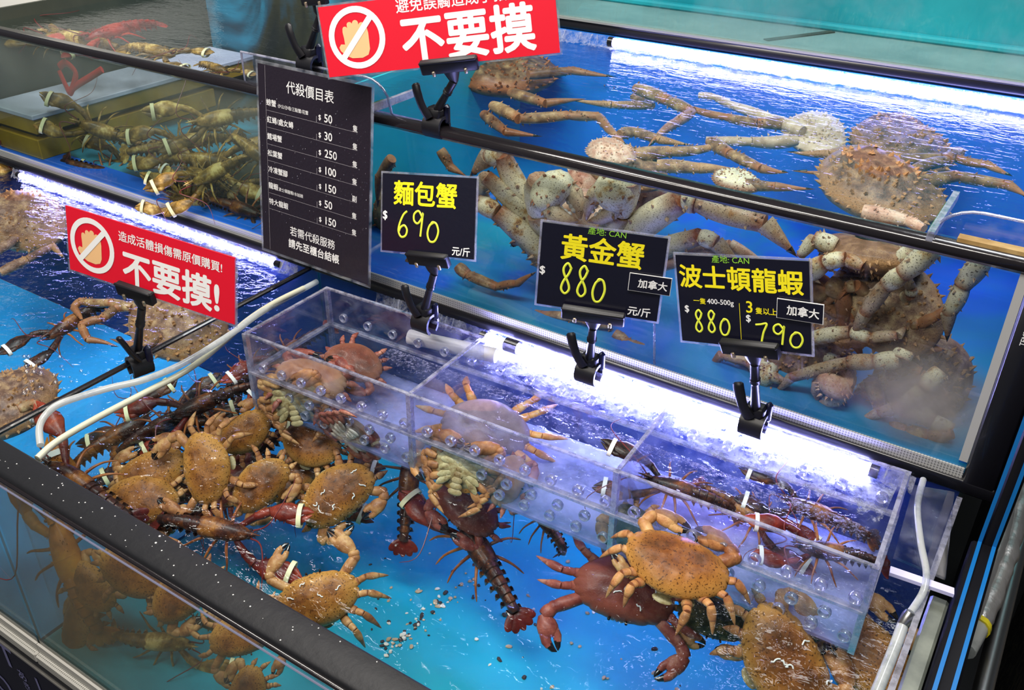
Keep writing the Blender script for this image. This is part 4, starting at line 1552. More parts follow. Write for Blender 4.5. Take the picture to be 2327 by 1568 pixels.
def crab(label, u, v, where, size, hd, up=(0, 0, 1), pose='tuck', kind='brown', seed=1, group=None, worms=0):
    parts = cached(('crab', pose, kind, seed), lambda: crab_parts(pose, *SETS[kind], seed))
    if worms:
        parts = parts + [('worm_tubes', worm_tubes(seed, worms), [])]
    return assemble('crab', label, 'crab', pose_matrix(u, v, where, size, hd, up), parts, group)


# ---- lobster (unit: body length 1 from beak to tail fan)
def lobster_parts(sk, cl, lg, curl, spread, seed, bandm='band', ant=1.0):
    rr = random.Random(seed)
    out = []
    b = MB()
    ys = [.50, .46, .42, .36, .28, .20, .12, .06]
    rs = [.006, .028, .050, .070, .082, .088, .086, .076]
    b.tube([(0, y, .0) for y in ys], rs, 20, 0, .95, (0, 0, 1))
    b.tube([(0, .44, .05), (0, .50, .06), (0, .56, .062)], [.022, .014, .002], 8)
    for s in (-1, 1):
        for k in range(3):
            b.cone((s * .02, .47 + .025 * k, .06), (s * .5, .8, .4), .006, .02)
        for k in range(10):
            b.cone((s * rr.uniform(.03, .07), rr.uniform(.2, .42), .065), (s * .4, .5, .8), .005, .012)
    b.ring((0, .22, .0), (0, 1, .25), .084, .004, 20, 6)
    out.append(('carapace', b.mesh('carapace', sk), []))
    # abdomen of six overlapping rings along a curling line
    b = MB()
    p, a = V((0, .08, .0)), 0.0
    for i in range(6):
        L = .066
        d = V((0, -math.cos(a), -math.sin(a)))
        q = p + d * L
        w0 = .078 - .006 * i
        b.tube([p - d * .012, p, p + d * L * .6, q, q + d * .008], [w0 * .84, w0 * .95, w0 * 1.0, w0 * 1.05, w0 * .9], 18, 0, .8, (1, 0, 0), True, lambda t, a_: .9 * (t > .7))
        for s in (-1, 1):
            b.cone(p + d * L * .7 + V((s * w0 * .95, 0, -.02)), (s * .5, -.3, -1), .022, .045, 6)
        p = q
        a += curl / 6
    out.append(('abdomen', b.mesh('abdomen', sk), []))
    f = MB()
    d = V((0, -math.cos(a), -math.sin(a)))
    nrm = V((0, math.sin(a), -math.cos(a)))
    for k, an in enumerate((-52, -27, 0, 27, 52)):
        dd = (d * math.cos(R(an)) + V((1, 0, 0)) * math.sin(R(an)))
        c = p + dd * (.075 if an else .07)
        x = dd.cross(nrm).normalized()
        f.ball(c, (.040 if an else .034, .078, .009), 14, 6, 0, Matrix((x, dd, nrm)).transposed(), 0)
    out.append(('tail_fan', f.mesh('tail_fan', cl), []))
    for s in (-1, 1):
        k = 1.12 if s > 0 else .95
        sh = V((s * .06, .36, -.02))
        e1 = V((s * (.13 + .06 * spread), .47, 0))
        e2 = V((s * (.15 + .16 * spread), .56, .0))
        tip = e2 + V((s * (-.05 + .30 * spread), .40 - .10 * spread, rr.uniform(-.03, .03))) * k
        c = MB()
        c.tube([sh, lerp(sh, e1, .5), e1], [.022, .030, .034], 10)
        c.ball(e1, .037, 10, 6)
        c.tube([e1, lerp(e1, e2, .5), e2], [.034, .040, .036], 10)
        d = tip - e2
        L = d.length
        d.normalize()
        n = V((-s, 0, 0))
        n = (n - d * n.dot(d)).normalized()
        up = d.cross(n)
        c.tube([e2 - d * .01, e2 + d * L * .10, e2 + d * L * .28, e2 + d * L * .46, e2 + d * L * .66, e2 + d * L * .86 - n * .012, e2 + d * L - n * .004],
               [.030, .052, .080 * k, .082 * k, .056 * k, .032, .004], 16, 0, .5, up, True, lambda t, a_: .9 * max(0, t - .55) * 2)
        c.tube([e2 + d * L * .42 + n * .050, e2 + d * L * .58 + n * .070, e2 + d * L * .78 + n * .055, e2 + d * L * .97 + n * .018], [.036, .034, .026, .004], 12, 0, .55, up, True, lambda t, a_: .9 * t)
        for i in range(4):
            c.cone(e2 + d * L * (.15 + .1 * i) + n * (.062 + .012 * (i > 1)), n, .010, .022)
        bd = MB()
        cc = e2 + d * L * .70
        vs, fs = [], []
        m_ = 20
        for i in range(m_):
            a2 = 2 * math.pi * i / m_
            for h in (-.019, .019):
                for ro in (1.0, 1.12):
                    vs.append(cc + n * .026 + d * h + n * (.088 * ro * math.cos(a2)) + up * (.046 * ro * math.sin(a2)))
        for i in range(m_):
            a3, b3 = i * 4, ((i + 1) % m_) * 4
            fs += [(a3, b3, b3 + 1, a3 + 1), (a3 + 1, b3 + 1, b3 + 3, a3 + 3), (a3 + 3, b3 + 3, b3 + 2, a3 + 2), (a3 + 2, b3 + 2, b3, a3)]
        bd.add(vs, fs)
        out.append(('claw', c.mesh('claw', cl), [('rubber_band', bd.mesh('rubber_band', bandm))]))
        e = MB().ball((s * .032, .47, .045), .013, 8, 6)
        out.append(('eye', e.mesh('eye', 'eye'), []))
        q = smoothpts([(s * .03, .48, .03), (s * .10, .62, .10 + .05 * rr.random()), (s * (.28 + .2 * rr.random()), .70 * ant, .10), (s * (.42 + .3 * rr.random()), .58 * ant + .1, .03)], 6)
        an = MB().tube(q, [lerp(.008, .0018, i / (len(q) - 1)) for i in range(len(q))], 6)
        out.append(('antenna', an.mesh('antenna', 'antenna'), []))
        for i in range(4):
            y0 = .34 - .065 * i
            an_ = R(40 - 30 * i) + rr.uniform(-.15, .15)
            d2 = V((s * math.cos(an_), math.sin(an_), 0))
            L2 = .15
            p0 = V((s * .05, y0, -.05))
            p1 = p0 + d2 * L2 * .7 + V((0, 0, .03))
            p2 = p1 + d2 * L2 * .6 + V((0, 0, -.02))
            p3 = p2 + d2 * L2 * .5 + V((0, -.02, -.05))
            lgm = MB().tube(smoothpts([p0, p1, p2, p3], 3), [.014, .014, .013, .012, .011, .010, .009, .008, .007, .003][:10], 7)
            out.append(('leg', lgm.mesh('leg', lg), []))
    return out


LSETS = {'dark': ('lob', 'lobclaw', 'lobleg'), 'orange': ('olob', 'olob', 'lobleg'), 'murky': ('goldlob', 'goldlob', 'goldlob'), 'black': ('lob', 'lob', 'lobleg'), 'redish': ('redlob', 'redlob', 'redlob')}


def lobster(label, u, v, where, size, hd, up=(0, 0, 1), kind='dark', curl=.3, spread=.4, seed=1, bandm='band', group=None, ant=1.0):
    parts = cached(('lob', kind, curl, spread, seed, bandm, ant), lambda: lobster_parts(*LSETS[kind], curl, spread, seed, bandm, ant))
    return assemble('lobster', label, 'lobster', pose_matrix(u, v, where, size, hd, up), parts, group)


# ---- king crab: carapace dome with spines, legs given joint by joint
def king_carapace(m, seed, n_sp=110, hgt=.42):
    rr = random.Random(seed)
    b = MB()
    nt, nr = 48, 12
    vs, ws, fs = [(0, 0, hgt)], [0], []

    def prof(t):
        c, s = math.cos(t), math.sin(t)
        k = 1 + .10 * math.cos(2 * t) - .10 * max(0, s) + .05 * math.cos(3 * t + 1.57)
        return .5 * k * c * 1.05, .5 * k * s

    def zz(x, y, s):
        d = V((x * 4, y * 4, seed))
        return hgt * (1 - s ** 2.6) ** .6 + .05 * mnoise.noise(d) * (1 - s ** 4) + .03 * mnoise.noise(d * 3) * (1 - s ** 4)
    for i in range(1, nr + 1):
        s = math.sin(math.pi / 2 * i / nr)
        for j in range(nt):
            x, y = prof(2 * math.pi * j / nt)
            vs.append((x * s, y * s, zz(x * s, y * s, s)))
            ws.append(max(0, (s - .8) / .2))
    for j in range(nt):
        fs.append((0, 1 + j, 1 + (j + 1) % nt))
    for i in range(nr - 1):
        for j in range(nt):
            a, c = 1 + i * nt, 1 + (i + 1) * nt
            fs.append((a + j, c + j, c + (j + 1) % nt, a + (j + 1) % nt))
    o = 1 + (nr - 1) * nt
    for q, (k, z) in enumerate(((.95, -.06), (.75, -.12), (.3, -.15))):
        for j in range(nt):
            x, y = prof(2 * math.pi * j / nt)
            vs.append((x * k, y * k, z))
            ws.append(.3)
        n = 1 + (nr + q) * nt
        p = n - nt
        for j in range(nt):
            fs.append((p + j, n + j, n + (j + 1) % nt, p + (j + 1) % nt))
    b.add(vs, fs, 0, ws)
    for k in range(n_sp):
        t, s = rr.uniform(0, 2 * math.pi), rr.uniform(.1, .98) ** .6
        x, y = prof(t)
        x, y = x * s, y * s
        b.cone((x, y, zz(x, y, s)), (x * 1.6, y * 1.6, .6), .024, rr.uniform(.018, .045), 5, 0, .9)
    for k in range(26):
        t = 2 * math.pi * k / 26
        x, y = prof(t)
        b.cone((x * .99, y * .99, 0), (x, y, .12), .026, .055, 5, 0, .9)
    return b.mesh('carapace', m)


def king_leg(pts, r0, m, seed, spines=True, dark=True, taper=.5):
    """Walking leg in local coordinates: each segment swells at its far end, spines along it, dark pointed last segment."""
    rr = random.Random(seed)
    b = MB()
    pts = [V(p) for p in pts]
    n = len(pts) - 1
    tot = sum((pts[i + 1] - pts[i]).length for i in range(n))
    run = 0
    for i in range(n):
        a, c = pts[i], pts[i + 1]
        L = (c - a).length
        r1 = r0 * lerp(1, taper, run / tot)
        run += L
        r2 = r0 * lerp(1, taper, run / tot)
        last = i == n - 1 and dark
        k = 7
        bow = rr.uniform(-.04, .04) * L
        ll = (c - a).normalized()
        side = ll.orthogonal().normalized()
        P, Q = [], []
        for j in range(k + 1):
            t = j / k
            P.append(lerp(a, c, t) + side * bow * math.sin(math.pi * t))
            prof = (.80 + .25 * math.sin(math.pi * min(1, t * 1.1)) ** .7 + .16 * t ** 3)
            Q.append(lerp(r1, r2, t) * (prof if not last else (1.05 - .98 * t ** 1.4)))
        b.tube(P, Q, 12, 0, .9, (0, 0, 1), True, (lambda t, a_, k_=(.62 if i >= 2 else .12): k_ + (1 - k_) * (1.0 * max(0, (t - .72) / .28) + .6 * max(0, (.12 - t) / .12))) if not last else (lambda t, a_: .55 + .45 * t))
        if last:
            b.cone(lerp(a, c, .80), c - a, r2 * .45, L * .24, 8, 1)
        if spines:
            ns = int(5 + L / max(r1, 1e-4) * 1.6)
            for q in range(ns):
                t = rr.uniform(.05, .97)
                an = rr.uniform(0, 6.28)
                d = side * math.cos(an) + ll.cross(side) * math.sin(an)
                rad = lerp(r1, r2, t) * (1.0 if not last else (1.0 - .9 * t))
                b.cone(lerp(a, c, t) + d * rad * .92, d + ll * .5, rad * .20, rad * rr.uniform(.22, .5), 5, 0, .7)
    return b.mesh('leg', [m, 'tip'])


def king_claw(pts, r0, m, seed):
    """Arm, then a heavy palm with two blunt toothed fingers."""
    rr = random.Random(seed)
    b = MB()
    pts = [V(p) for p in pts]
    a, wr, tip = pts[0], pts[-2], pts[-1]
    for i in range(len(pts) - 2):
        p, q = pts[i], pts[i + 1]
        b.tube([lerp(p, q, t) for t in (0, .25, .5, .75, 1)], [r0 * x for x in (.62, .74, .8, .82, .7)], 12, 0, .9, (0, 0, 1), True, lambda t, a_: .8 * max(0, (t - .7) / .3))
    d = (tip - wr)
    L = d.length
    d.normalize()
    cam = (CAM - V((0, .2, 1))).normalized()
    n = d.cross(cam).normalized()
    up = n.cross(d)
    b.tube([wr - d * L * .05, wr + d * L * .08, wr + d * L * .24, wr + d * L * .42, wr + d * L * .55], [r0 * x for x in (.55, .95, 1.12, 1.05, .6)], 16, 0, .85, up, True, lambda t, a_: .0)
    fl = MB()
    for s in (-1, 1):
        b.tube([wr + d * L * .40 + n * s * r0 * .52, wr + d * L * .60 + n * s * r0 * .62, wr + d * L * .82 + n * s * r0 * .42, tip + n * s * r0 * .06],
               [r0 * .50, r0 * .44, r0 * .32, r0 * .06], 12, 0, .9, up, True, lambda t, a_: .3 + .5 * t)
        for i in range(3):
            fl.ball(wr + d * L * (.62 + .09 * i) + n * s * r0 * (.26 - .05 * i), (r0 * .15, r0 * .15, r0 * .15), 8, 6)
    for k in range(46):
        t, an = rr.uniform(.0, .6), rr.uniform(0, 6.28)
        dd = n * math.cos(an) + up * math.sin(an) * .85
        b.cone(wr + d * L * t + dd * r0 * (1.0 if t > .12 else .8), dd + d * .3, r0 * .10, r0 * rr.uniform(.12, .28), 5, 0, .9)
    return b.mesh('claw', m), fl.mesh('claw_teeth', 'wbelly')


def pt(q):
    """(u, v, 'y', value) or (u, v, 'z', value) -> world point"""
    return on('xyz'.index(q[2]), q[3], q[0], q[1])


def king(label, body, size, hd, up, legs, claws, mats, seed, group='king crabs in the upper right tank', hgt=.42, pose=None):
    """body = (u, v, axis, value); legs = [(radius, [(u, v, depth)...], material or None)], depth on the legs' own upright or level plane"""
    u, v, ax, val = body
    mw = pose_matrix(u, v, (ax, val), size, hd, up)
    inv = mw.inverted()
    parts = [('carapace', king_carapace(mats[0], seed, hgt=hgt), [])]
    for i, (r, pl, m, dark) in enumerate(legs):
        parts.append(('leg', king_leg([inv @ pt(q) for q in pl], r / size, m or mats[1], seed * 31 + i, True, dark), []))
    for i, (r, pl, m) in enumerate(claws):
        c, t = king_claw([inv @ pt(q) for q in pl], r / size, m or mats[1], seed * 17 + i)
        parts.append(('claw', c, [('claw_teeth', t)]))
    return assemble('king_crab', label, 'king crab', mw, parts, group)


def fan(u, v, y, specs):
    """Walking legs spreading from a body: (angle in the upright plane, length in px, bend, radius, material)"""
    out = []
    for ang, ln, bend, r, m in specs:
        a = R(ang)
        p = [(u + 20 * math.cos(a), v - 20 * math.sin(a), 'y', y + .04)]
        x, z = u, v
        for k, f in enumerate((.48, .12, .30, .22)):
            x += ln * f * math.cos(a)
            z -= ln * f * math.sin(a)
            p.append((x, z, 'y', y))
            a += R(bend) * (1.0, .6, .5, .4)[k]
        out.append((r, p, m, True))
    return out


# ------------------------------------------------------------------ the animals
TOCAM = -AZ


def tl(k, dx=0.0, dz=0.0):
    """Resting attitude: 0 = flat, 1 = back turned fully towards the customer."""
    q = V((0, 0, 1)) * (1 - k) + TOCAM * k + V((dx, 0, dz))
    return tuple(q.normalized())


G1 = 'brown crabs in the front tank'
crab('large orange brown crab on top of the pile left of the tray', 470, 1062, ('z', .66), 0.117, (-34, 8), tl(.85, -.1), 'reach', 'brown', 1, G1)
crab('dark speckled brown crab under the yellow banded claw at the pile top', 556, 984, ('z', .65), 0.100, (-18, -30), tl(.9), 'tuck', 'brown', 2, G1)
crab('steeply tilted oval brown crab under the white bellied crab at the tray corner', 706, 1012, ('z', .64), 0.111, (16, -34), tl(.7, -.2), 'tuck', 'brown', 3, G1)
crab('orange brown crab low in the pile with claw tucked beside its right edge', 590, 1100, ('z', .63), 0.106, (26, 30), tl(.85), 'tuck', 'brown', 4, G1)
crab('orange crab with white worm tubes on its back at the pile right end', 765, 1122, ('z', .61), 0.132, (34, 46), tl(.75), 'tuck', 'brown', 5, G1, 7)
crab('brown crab half hidden behind the top of the pile at left', 345, 1075, ('z', .62), 0.114, (-10, -30), tl(.7), 'tuck', 'brown', 6, G1)
crab('brown crab with pale rim lying by the black rail left of the pile', 320, 1135, ('z', .60), 0.125, (-8, 40), tl(.6), 'tuck', 'brown', 7, G1)
crab('brown crab wedged between the pile and the tilted oval crab', 668, 1085, ('z', .58), 0.104, (30, 20), tl(.5), 'tuck', 'brown', 3, G1)
crab('lone brown crab beside the black rail with black tipped claw raised left', 725, 1362, ('z', .60), 0.117, (-8, -40), tl(.75), 'reach', 'brown', 8, G1, 5)
crab('dark maroon crab under the climbing crab with white scratches on its back', 1420, 1338, ('z', .62), 0.144, (-12, 50), tl(.55), 'splay', 'maroon', 9, G1, 6)
crab('pale orange crab at the bottom edge under the tray right end', 1782, 1505, ('z', .66), 0.147, (52, -30), tl(.75), 'tuck', 'brown', 10, G1, 5)
crab('big brown crab in the bottom right corner of the front tank', 1965, 1490, ('z', .64), 0.136, (40, -40), tl(.6, -.3), 'fold', 'brown', 11, G1)
crab('black green weedy crab right of the maroon crab under the tray', 1632, 1392, ('z', .60), 0.114, (-8, 40), tl(.7), 'tuck', 'weedy', 12, G1)
crab('weedy dark crab under the tray right bay', 1790, 1330, ('z', .64), 0.097, (30, -20), tl(.8), 'tuck', 'weedy', 13, G1)
crab('weedy dark crab at the far right end under the tray', 1900, 1365, ('z', .64), 0.092, (-30, -20), tl(.8), 'tuck', 'weedy', 12, G1)
crab('maroon crab lying in shade below the tray middle bay', 1065, 1152, ('z', .60), 0.114, (-20, 24), tl(.6), 'tuck', 'maroon', 14, G1)
# behind the hazy front glass
crab('pale brown crab close behind the front glass beside the orange lobster', 205, 1335, ('y', -.63), 0.096, (26, -26), tl(1.0, -.1), 'tuck', 'brown', 2, G1)
crab('yellow legged crab standing highest behind the front glass', 315, 1300, ('y', -.60), 0.122, (14, -40), tl(1.0, .1), 'tuck', 'brown', 1, G1)
crab('brown crab behind the front glass right of the yellow legged crab', 415, 1345, ('y', -.58), 0.111, (26, 30), tl(.95), 'tuck', 'brown', 4, G1)
crab('dim brown crab low behind the front glass near the rail middle', 548, 1440, ('y', -.60), 0.093, (10, 40), tl(.9), 'reach', 'brown', 5, G1)
crab('pale crab pressed into the bottom left corner of the front glass', 175, 1425, ('y', -.650), 0.092, (-40, -12), tl(1.0, -.5), 'tuck', 'brown', 6, G1)
crab('dim crab at the bottom edge behind the front glass', 560, 1580, ('y', -.66), 0.077, (-30, -10), tl(.8), 'tuck', 'brown', 7, G1)

# in the tray
G2 = 'crabs in the clear tray'
crab('reddish brown crab in the tray left bay near the back panel', 805, 822, ('z', .755), .106, (-26, 40), tl(.45), 'tuck', 'red', 21, G2)
crab('pale pinkish crab in the tray left bay behind the front panel', 703, 866, ('z', .75), 0.122, (12, -26), tl(.45), 'tuck', 'pale', 22, G2)
# bellies pressed on the front panel: up points away from the customer
crab('cream bellied crab pressed on the front panel of the left bay', 672, 908, ('y', -.292), 0.117, (-14, -50), (-.25, .85, -.25), 'press', 'yellow', 23, G2)
crab('white bellied crab turned over by the left bay front panel', 800, 985, ('y', -.288), 0.104, (-30, 34), (-.1, .9, .25), 'press', 'white', 24, G2)
crab('purple grey crab with orange legs in the tray middle bay', 1105, 968, ('z', .735), .142, (-14, 44), tl(.45), 'splay', 'purple', 25, G2)
crab('upturned orange bellied crab at the middle bay front panel', 1052, 1062, ('y', -.286), 0.114, (8, -36), (-.2, .75, -.45), 'press', 'yellow', 26, G2)
crab('pale half sunken crab right of the upturned crab in the middle bay', 1150, 1090, ('z', .71), 0.087, (30, 10), tl(.4), 'tuck', 'white', 22, G2)
crab('brown crab climbing the outside of the tray front panel with raised legs', 1535, 1285, ('y', -.335), 0.132, (18, -40), tl(.22, .0, .0), 'fold', 'brown', 27, G1)

# ---- lobsters
L1 = 'banded lobsters in the front tank'
lobster('orange lobster hanging head up behind the left end of the front glass', 175, 1335, ('y', -.640), .245, (-26, -80), tl(1.0, -.1), 'orange', .5, .12, 1, 'wband', L1, .3)
lobster('red lobster with white banded claw in the corner by the hoses', 215, 1120, ('z', .66), .20, (-70, -45), tl(.5), 'dark', .6, .5, 2, 'wband', L1)
lobster('dark red lobster with yellow banded claw right of the pile by the rail', 440, 1190, ('z', .60), .20, (60, 12), tl(.6), 'dark', .6, .35, 3, 'band', L1)
lobster('dark lobster lying diagonally in the middle of the front tank', 1120, 1300, ('z', .53), .22, (-50, -85), tl(.45), 'dark', .25, .45, 4, 'band', L1, .5)
lobster('black lobster with fanned tail left of the diagonal lobster', 925, 1140, ('z', .56), .20, (6, -60), tl(.75), 'dark', .25, .3, 5, 'band', L1)
lobster('dark lobster with yellow bands behind the tray left corner', 500, 900, ('z', .68), .18, (-70, 30), tl(.6), 'dark', .4, .35, 6, 'band', L1)
lobster('dark lobster curled behind the pile near the partition', 330, 985, ('z', .60), .18, (60, -30), tl(.5), 'black', .6, .3, 7, 'band', L1)
lobster('murky brown lobster low behind the front glass with a yellow band', 320, 1455, ('y', -.62), .17, (80, 6), tl(1.0), 'murky', .8, .3, 8, 'band', L1, .3)
lobster('curled black lobster tail showing left of the maroon crab', 1262, 1215, ('z', .56), .14, (-30, -40), tl(.5), 'black', 1.9, .2, 9, 'band', L1, .3)
lobster('dark lobster resting behind the tray left bay with white band', 690, 775, ('z', .735), .16, (-40, 30), tl(.5), 'dark', .5, .2, 10, 'wband', L1)
lobster('dark lobster under the tray left bay', 600, 820, ('z', .66), .17, (-50, 40), tl(.5), 'black', .5, .3, 11, 'wband', L1)
lobster('dark lobster added for shade under the crab pile by its front edge', 560, 1120, ('z', .52), .2, (-80, 10), tl(.5), 'black', .4, .3, 17, 'band', L1, .5)  # black lobsters from here on put in to darken the pile's gaps
lobster('dark lobster added for shade under the crab pile below the tilted oval crab', 640, 1060, ('z', .54), .2, (70, 20), tl(.5), 'black', .4, .3, 18, 'band', L1, .5)
lobster('dark lobster added for shade beside the partition behind the pile', 420, 960, ('z', .56), .2, (-70, 30), tl(.5), 'black', .5, .3, 19, 'band', L1, .5)
lobster('dark lobster added for shade by the partition near the hoses', 230, 1010, ('z', .56), .19, (70, -40), tl(.5), 'black', .5, .3, 20, 'band', L1, .5)
lobster('dark lobster added for shade under the crab pile at its left by the rail', 380, 1130, ('z', .50), .2, (80, -20), tl(.5), 'black', .4, .3, 19, 'band', L1, .4)
lobster('dark lobster added for shade under the crab pile below the speckled crab', 600, 1010, ('z', .55), .2, (-60, 40), tl(.6), 'black', .6, .3, 17, 'band', L1, .4)
lobster('dark lobster added for shade at the pile top beneath the banded claws', 470, 985, ('z', .58), .18, (80, 10), tl(.6), 'black', .6, .3, 18, 'band', L1, .4)
crab('dim brown crab deep in the pile between two orange crabs', 530, 1105, ('z', .56), .10, (-20, -30), tl(.6), 'tuck', 'maroon', 9, G1)
crab('dusky crab deep in the shade under the tray right end', 1880, 1420, ('z', .58), .11, (30, -30), tl(.6), 'tuck', 'weedy', 13, G1)
L2 = 'lobsters in the tray right bay'
lobster('blue black lobster with white banded claws in the tray right bay', 1590, 1125, ('z', .745), .16, (-60, -18), tl(.35), 'black', .5, .3, 12, 'wband', L2, 1.3)
lobster('dark lobster with banded claws lying along the middle of the right bay', 1660, 1140, ('z', .73), .15, (90, 60), tl(.3), 'dark', .4, .1, 13, 'wband', L2, .6)
lobster('red spined lobster at the right end of the tray right bay', 1930, 1260, ('z', .745), .14, (-60, -10), tl(.4), 'dark', .5, .2, 14, 'wband', L2, .8)
lobster('shadowy lobster near the back of the right bay', 1900, 1180, ('z', .73), .15, (-80, -30), tl(.3), 'black', .4, .2, 15, 'wband', L2, .8)
crab('black round crab behind the front panel of the right bay', 1450, 1215, ('z', .715), 0.097, (-20, 10), tl(.5), 'tuck', 'weedy', 12, G2)

# upper left tank: lobsters heaped against the glass
L3 = 'murky lobsters heaped in the upper left tank'
rr = random.Random(11)
heap = [('dark lobster with two white bands at the bottom left of the upper left glass', 205, 385, .05, .20, (70, 26), 'black', 'wband'),
        ('brown lobster with hanging legs above the blue floor at far left', 130, 335, .10, .20, (-70, 10), 'murky', 'wband'),
        ('golden lobster under the ochre boards beside the dark gap', 270, 310, .12, .20, (-60, -20), 'murky', 'band'),
        ('golden lobster in the heap left of the price list', 430, 360, .08, .20, (80, 10), 'murky', 'band'),
        ('bright flecked lobster touching the price list edge', 520, 375, .07, .18, (-70, 36), 'murky', 'band'),
        ('lobster at the heap bottom above the grey frame strip', 400, 430, .05, .18, (70, 40), 'murky', 'wband'),
        ('dark lobster at the heap right end beside the price list', 520, 465, .04, .17, (60, 20), 'black', 'wband'),
        ('lobster lying across the top of the heap', 470, 315, .16, .20, (-80, 12), 'murky', 'band'),
        ('lobster half under the heap at the middle', 330, 390, .14, .18, (-70, -20), 'murky', 'band'),
        ('dim lobster at the far left edge of the upper left tank', 20, 320, .10, .18, (-40, 60), 'murky', 'wband'),
        ('small banded lobster in the heap corner', 480, 410, .06, .15, (-60, -30), 'murky', 'wband'),
        ('dark lobster behind the heap under the lower board', 560, 420, .12, .17, (-60, 20), 'murky', 'band')]
for i, (lab, u, v, y, s, hd, k, bm) in enumerate(heap):
    lobster(lab, u, v, ('y', y), s, hd, tl(.8, rr.uniform(-.3, .3)), k, (.3, .7)[i % 2], (.2, .5)[i % 3 == 0], 30 + i % 4, bm, L3, .6)
for i, (lab, u, v, y, s, hd, k) in enumerate((
        ('golden lobster wedged at the heap right side above the blue floor', 560, 330, .10, .17, (50, 40), 'murky'),
        ('golden brown lobster flat on the heap beneath the dark gap', 350, 335, .09, .19, (90, -8), 'murky'),
        ('pale flecked lobster low in the heap beside the price list', 470, 470, .05, .16, (-60, -14), 'murky'),
        ('dark golden lobster under the others at the heap foot', 330, 440, .07, .17, (70, 30), 'murky'),
        ('dark lobster at the far left under the ochre board', 60, 340, .08, .17, (70, 20), 'black'),
        ('black lobster at the back of the heap under the ledge end', 540, 260, .20, .2, (-70, 14), 'murky'))):
    lobster(lab, u, v, ('y', y), s, hd, tl(.8, rr.uniform(-.3, .3)), k, .5, .3, 30 + i % 4, 'band', L3, .6)
L4 = 'lobsters added for reflections on the upper left tank'  # put in for the brown, yellow and red reflections on the water
lobster('bright red lobster added near the surface at the top left', 290, 62, ('z', 1.07), .22, (-90, 26), tl(.2), 'redish', .3, .5, 41, 'band', L4)
lobster('pale yellow lobster added near the surface at the far top left', 150, 42, ('z', 1.06), .16, (-60, 20), tl(.2), 'murky', .3, .5, 33, 'band', L4, .6)
lobster('brown lobster added near the surface behind the upper left rail', 200, 92, ('z', 1.05), .24, (-90, -10), tl(.2), 'murky', .3, .4, 32, 'band', L4, .6)
lobster('tan lobster added near the surface close to the price list', 330, 110, ('z', 1.06), .18, (80, 20), tl(.2), 'murky', .3, .4, 31, 'band', L4, .6)
lobster('dark lobster added near the surface at the top edge', 210, 12, ('z', 1.05), .2, (80, 20), tl(.2), 'black', .3, .4, 30, 'band', L4, .6)
lobster('small golden lobster added near the surface by the rail end', 480, 150, ('z', 1.07), .12, (70, 30), tl(.2), 'murky', .3, .4, 33, 'band', L4, .6)

# lower left tank
lobster('dark lobster with white band under the small red sign', 190, 715, ('z', .70), .17, (-60, 40), tl(.3), 'black', .4, .25, 16, 'wband', 'animals in the lower left tank', .8)
K3 = 'king crabs in the lower left tank'
king('pinkish spiny king crab at the left border of the lower left tank', (60, 505, 'z', .70), .20, (40, -30), tl(.3),
     [(.012, [(0, 620, 'z', .68), (60, 590, 'z', .69), (120, 560, 'z', .69), (150, 590, 'z', .68)], None, True),
      (.012, [(40, 540, 'z', .70), (-20, 580, 'z', .69), (-60, 640, 'z', .67)], None, True)], [], ('kshade', 'kshade'), 51, K3, .3)
king('brown king crab under the small red sign with tan edged legs', (400, 725, 'z', .69), .21, (-50, 20), tl(.3),
     [(.011, [(300, 700, 'z', .72), (250, 688, 'z', .725), (180, 684, 'z', .72), (168, 700, 'z', .715), (190, 735, 'z', .71)], 'ktan', True),
      (.011, [(330, 690, 'z', .72), (262, 700, 'z', .72), (230, 725, 'z', .715), (184, 738, 'z', .71), (200, 772, 'z', .70), (268, 788, 'z', .69)], 'ktan', True),
      (.012, [(370, 760, 'z', .70), (320, 790, 'z', .68), (250, 770, 'z', .67)], None, True)], [], ('kshade', 'ktan'), 52, K3, .25)
king('brown crab just showing at the lower left border', (20, 925, 'z', .68), .16, (30, 20), tl(.2),
     [(.011, [(40, 930, 'z', .70), (80, 915, 'z', .70), (95, 945, 'z', .69)], None, True)], [], ('kshade', 'ktan'), 53, K3, .25)

# upper right tank: king crabs
Y = lambda y, *pts: [(u, v, 'y', y + dy) for u, v, dy in pts]
Z = lambda z, *pts: [(u, v, 'z', z + dz) for u, v, dz in pts]
king('big cream king crab facing out with raised claws behind the black cards', (1322, 520, 'y', .15), .17, (2, -30), (.1, .95, .3),
     [(.0265, Y(.07, (1222, 530, .03), (1140, 352, .0), (1110, 356, .0), (1068, 402, .0)), None, True),
      (.020, Y(.055, (1222, 528, .03), (1104, 402, .0), (1092, 432, .02), (1120, 470, .05)), None, True),
      (.024, Y(.045, (1240, 580, .03), (1130, 482, .0), (1088, 461, .0), (1030, 475, .0)), None, True),
      (.022, Y(.05, (1245, 600, .04), (1215, 565, .02), (1190, 540, .03), (1160, 560, .05)), None, True),
      (.0255, Y(.06, (1425, 540, .03), (1554, 452, .0), (1586, 460, .0), (1738, 508, .0), (1810, 582, .0)), None, True),
      (.020, Y(.07, (1450, 590, .03), (1590, 537, .0), (1628, 552, .0), (1700, 620, .01)), None, True),
      (.018, Y(.10, (1440, 600, .0), (1560, 580, .0), (1660, 560, .0), (1740, 600, .0)), 'kpink', True)],
     [(.036, Y(.05, (1262, 530, .04), (1226, 480, .02), (1232, 412, .0), (1316, 500, .0)), 'kcream'),
      (.030, Y(.055, (1380, 540, .04), (1412, 480, .02), (1424, 405, .0), (1334, 502, .0)), 'kcream')], ('kpink', 'kcream'), 61, hgt=.35)
